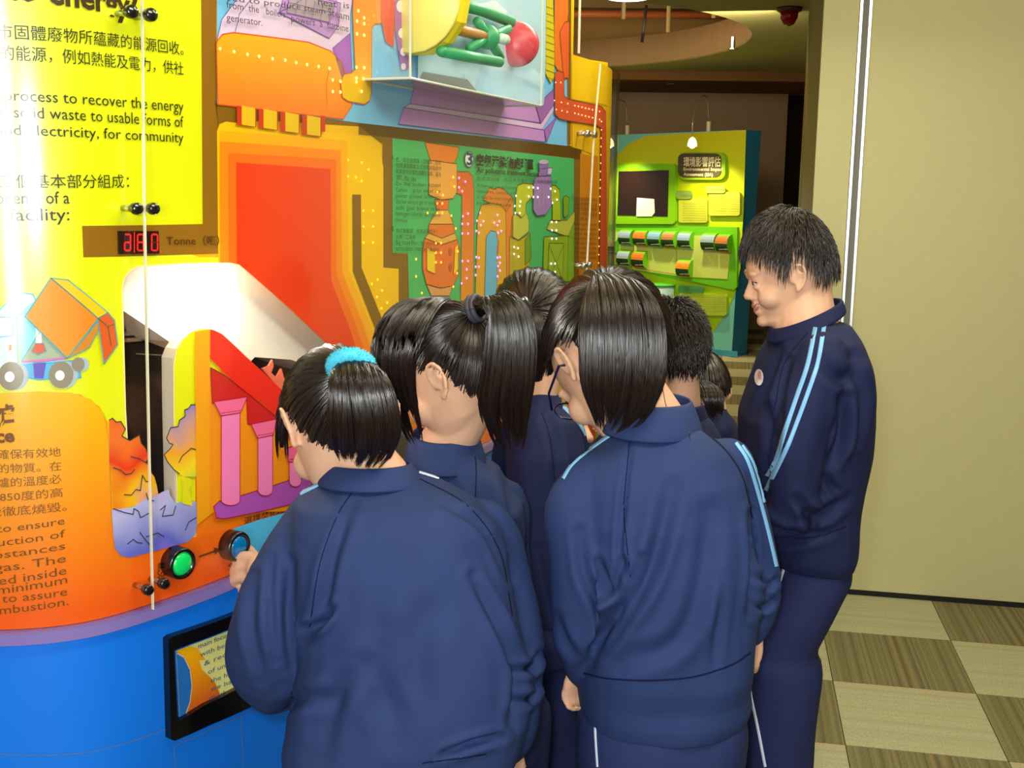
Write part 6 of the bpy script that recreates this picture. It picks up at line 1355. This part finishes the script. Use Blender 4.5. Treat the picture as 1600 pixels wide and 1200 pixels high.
# E: boy with short bristly hair
hE = Head(1050, 540, 2.42, 100, 24, 0.88)
tE = [(1030, 1088, 640, 2.42, 0.055), (1010, 1108, 655, 2.42, 0.075), (990, 1128, 680, 2.42, 0.10), (985, 1130, 730, 2.42, 0.11), (988, 1124, 830, 2.42, 0.11), (990, 1120, 950, 2.42, 0.11), (995, 1118, 1020, 2.42, 0.11)]
aE = [[(1108, 705, 2.44, 20), (1116, 760, 2.46, 20), (1112, 815, 2.48, 19), (1095, 812, 2.53, 15), (1080, 805, 2.57, 11)], [(1000, 705, 2.43, 20), (988, 760, 2.46, 20), (984, 810, 2.48, 19), (990, 805, 2.54, 14), (998, 798, 2.58, 11)]]
pE, bE, jE, trE, bvE, hE = figure('boy with short bristly hair behind the centre girl, bending his head down', tE, aE, hE, collar=[(1012, 1108, 662, 2.42, 0.08, 0.0), (1018, 1102, 645, 2.42, 0.07, 0.0), (1026, 1096, 628, 2.42, 0.064, 0.0)],
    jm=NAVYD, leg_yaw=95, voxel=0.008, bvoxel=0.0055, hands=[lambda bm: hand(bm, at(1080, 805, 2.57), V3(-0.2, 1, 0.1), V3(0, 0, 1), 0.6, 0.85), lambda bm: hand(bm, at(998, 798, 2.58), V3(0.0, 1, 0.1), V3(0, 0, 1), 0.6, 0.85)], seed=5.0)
shortline = lambda x, y: float(np.interp(x, [-1, -0.5, -0.25, 0.0, 0.2, 0.55, 0.75, 1], [-0.85, -0.80, -0.35, 0.08, 0.02, 0.30, 0.5, 0.7]))
capE = hair_cap(hE, pE, shortline, -0.02); scalp_fall(hE, (-0.35, 0, 0.94), 0.42, 4200, capE, shortline, rad=0.0009, lift0=0.0, lift1=0.16, spread=0.25)

# F: small child further back
hF = Head(1092, 640, 2.78, 80, 30, 0.95)
tF = [(1075, 1122, 690, 2.78, 0.05), (1062, 1136, 700, 2.78, 0.07), (1050, 1150, 720, 2.78, 0.10), (1048, 1155, 780, 2.78, 0.11), (1050, 1152, 860, 2.78, 0.11), (1055, 1148, 940, 2.78, 0.11)]
tF = [(1078, 1128, 632, 2.80, 0.05), (1068, 1136, 642, 2.80, 0.07), (1056, 1146, 660, 2.80, 0.10), (1050, 1152, 710, 2.80, 0.11), (1050, 1152, 800, 2.80, 0.11), (1055, 1148, 900, 2.80, 0.11)]
hF = Head(1090, 614, 2.86, 105, 50, 0.95)
aF = [[(1130, 668, 2.80, 19), (1144, 720, 2.84, 19), (1140, 770, 2.9, 18), (1125, 765, 2.98, 13), (1115, 760, 3.04, 10)], [(1070, 675, 2.82, 18), (1060, 730, 2.86, 18), (1060, 775, 2.92, 17), (1070, 770, 2.98, 13), (1080, 765, 3.04, 10)]]
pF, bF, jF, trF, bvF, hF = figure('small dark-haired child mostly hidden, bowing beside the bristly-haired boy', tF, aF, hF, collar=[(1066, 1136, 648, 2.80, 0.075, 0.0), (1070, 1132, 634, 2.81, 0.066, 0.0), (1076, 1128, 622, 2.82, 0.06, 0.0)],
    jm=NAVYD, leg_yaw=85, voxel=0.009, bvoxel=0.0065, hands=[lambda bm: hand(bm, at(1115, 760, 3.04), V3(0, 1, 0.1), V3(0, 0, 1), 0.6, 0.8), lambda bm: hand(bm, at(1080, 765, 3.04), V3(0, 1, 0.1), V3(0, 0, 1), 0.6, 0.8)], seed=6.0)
capF = hair_cap(hF, pF); scalp_to_tie(hF, (-0.75, 0, 0.35), 1100, capF, rad=0.0014)
tail([(1098, 600, 2.76, 12), (1112, 616, 2.72, 17), (1118, 636, 2.71, 14), (1124, 655, 2.71, 7)], 300, pF, flat=0.6, jitter=0.3)

# G: smiling boy at the right, seen from the side
hG = Head(1229, 426, 2.20, 178, 14, 0.87); hG.ear = -0.001; hG.er = Vector((0.101, 0.090, 0.127)); hG.ec = Vector((-0.008, 0, 0.016))
tG = [(1236, 1286, 500, 2.18, 0.05), (1228, 1322, 505, 2.18, 0.085), (1208, 1334, 528, 2.18, 0.13), (1190, 1344, 560, 2.18, 0.165), (1174, 1351, 605, 2.18, 0.175), (1160, 1354, 650, 2.18, 0.175), (1160, 1350, 700, 2.18, 0.17), (1168, 1340, 760, 2.18, 0.165), (1180, 1332, 810, 2.18, 0.16), (1190, 1330, 850, 2.18, 0.155), (1196, 1326, 868, 2.18, 0.145)]
aG = [[(1285, 560, 2.05, 40), (1268, 620, 2.02, 40), (1250, 690, 2.01, 38), (1242, 760, 2.01, 37), (1236, 800, 2.02, 36), (1205, 812, 2.04, 30), (1165, 800, 2.08, 22), (1140, 790, 2.10, 17)], [(1270, 570, 2.31, 36), (1245, 640, 2.33, 32), (1224, 710, 2.33, 30), (1205, 768, 2.31, 28), (1180, 775, 2.27, 23), (1156, 770, 2.24, 17)]]
fG = [([(1318, 620), (1316, 680), (1300, 720)], 8, 0.014), ([(1330, 560), (1345, 620), (1338, 690)], 8, 0.006), ([(1205, 640), (1215, 700), (1200, 740)], 9, 0.008), ([(1290, 745), (1300, 760), (1312, 770)], 6, 0.009), ([(1260, 810), (1290, 800), (1325, 780)], 8, 0.010), ([(1215, 545), (1200, 600), (1180, 650)], 7, 0.006),
      ([(1230, 560), (1222, 620), (1225, 680)], 6, 0.007), ([(1245, 780), (1262, 800), (1270, 830)], 7, 0.008), ([(1280, 570), (1310, 590), (1330, 590)], 10, 0.007), ([(1190, 820), (1230, 840), (1290, 830)], 8, 0.008)]
hipG = [(1200, 1322, 862, 2.18, 0.145), (1192, 1322, 890, 2.18, 0.15), (1176, 1296, 940, 2.18, 0.15), (1160, 1270, 990, 2.18, 0.14), (1152, 1262, 1040, 2.18, 0.135)]
pG, bG, jG, trG, bvG, hG = figure('tall smiling boy standing sideways at the right in front of the beige partition', tG, aG, hG, collar=[(1200, 1326, 520, 2.17, 0.095, 0.0), (1206, 1322, 506, 2.17, 0.085, 0.0), (1212, 1314, 494, 2.17, 0.075, 0.0)] and None,
    folds=fG, jm=NAVYD, leg_yaw=185, voxel=0.0055, bvoxel=0.0034, hips=hipG, pelvis=(at(1207, 1040, 2.18).x, 2.18), hands=[lambda bm: hand(bm, at(1140, 790, 2.10), V3(-1, 0.1, 0.0), V3(0, 0.2, 1), 0.6, 0.95), lambda bm: hand(bm, at(1156, 770, 2.24), V3(-1, -0.1, 0.0), V3(0, 0.2, 1), 0.6, 0.95)], smile=True, seed=7.0, neck_r=0.054, leg_k=0.82)
# stand-up collar following the neck, higher at the nape
bm = bmesh.new(); rows = []
for lv in range(4):
    r_ = []
    for i in range(32):
        t = 2*PI*i/32; u = 0.5-0.5*math.cos(t)       # 0 at the nape, 1 at the throat
        x = 1318-(1318-1200)*u; yb = 486+(536-486)*u**1.1; yt = 466+(512-466)*u**1.1; y_ = yb+(yt-yb)*lv/3; cx_ = x - (1-2*u)*lv*2.0
        p = at(cx_, y_, 2.18); p.y = 2.18+math.sin(t)*(0.088-0.006*lv); r_.append(bm.verts.new(p))
    rows.append(r_)
loft(bm, rows, False); me = evaluated(bm, [('SOLIDIFY', dict(thickness=0.007, offset=0.0)), ('SUBSURF', dict(levels=1))]); me.polygons.foreach_set('use_smooth', [True]*len(me.polygons)); link('collar', me, NAVYD, jG)
ribbon('sleeve_stripe', bvG, [(1274, 512), (1262, 570), (1245, 620), (1226, 676), (1214, 715), (1199, 744)], 6.5, STRIPE, jG); ribbon('sleeve_stripe', bvG, [(1288, 508), (1278, 566), (1262, 615), (1240, 674), (1224, 712), (1197, 766)], 6.5, STRIPE, jG)
patch('school_badge', bvG, [(1187+7*math.cos(a), 590+13*math.sin(a)) for a in [2*PI*k/12 for k in range(12)]], mat('badge_white', (226, 220, 226), 0.6), jG, 0.002); patch('badge_emblem', bvG, [(1189+3*math.cos(a), 587+7*math.sin(a)) for a in [2*PI*k/8 for k in range(8)]], mat('badge_rose', (206, 140, 140), 0.6), jG, 0.003)
ribbon('raglan_seam', bvG, [(1262, 520), (1225, 570), (1210, 640)], 1.6, SEAM, jG, 0.0006); ribbon('hem_seam', bvG, [(1240, 842), (1280, 838), (1322, 822)], 2, SEAM, jG, 0.0006)
btG = bvh_of(trG.data); ribbon('trouser_piping', btG, [(1229, 868), (1222, 900), (1205, 950), (1186, 1000), (1173, 1035), (1172, 1075), (1185, 1140), (1196, 1198)], 4, PIPING, trG, 0.002)
gline = lambda x, y: float(np.interp(x, [-1, -0.6, -0.4, -0.2, 0.0, 0.2, 0.5, 0.75, 1], [-0.16, -0.20, -0.12, 0.24, 0.30, 0.02, 0.26, 0.48, 0.56]))
capG = hair_cap(hG, pG, gline, -0.01)
scalp_fall(hG, (-0.35, 0.0, 0.93), 0.34, 4400, capG, gline, rad=0.0009, lift0=0.03, lift1=0.11, spread=0.12, hang=0.006, lmin=0.3)
for me in list(bpy.data.meshes):
    if me.users == 0: bpy.data.meshes.remove(me)
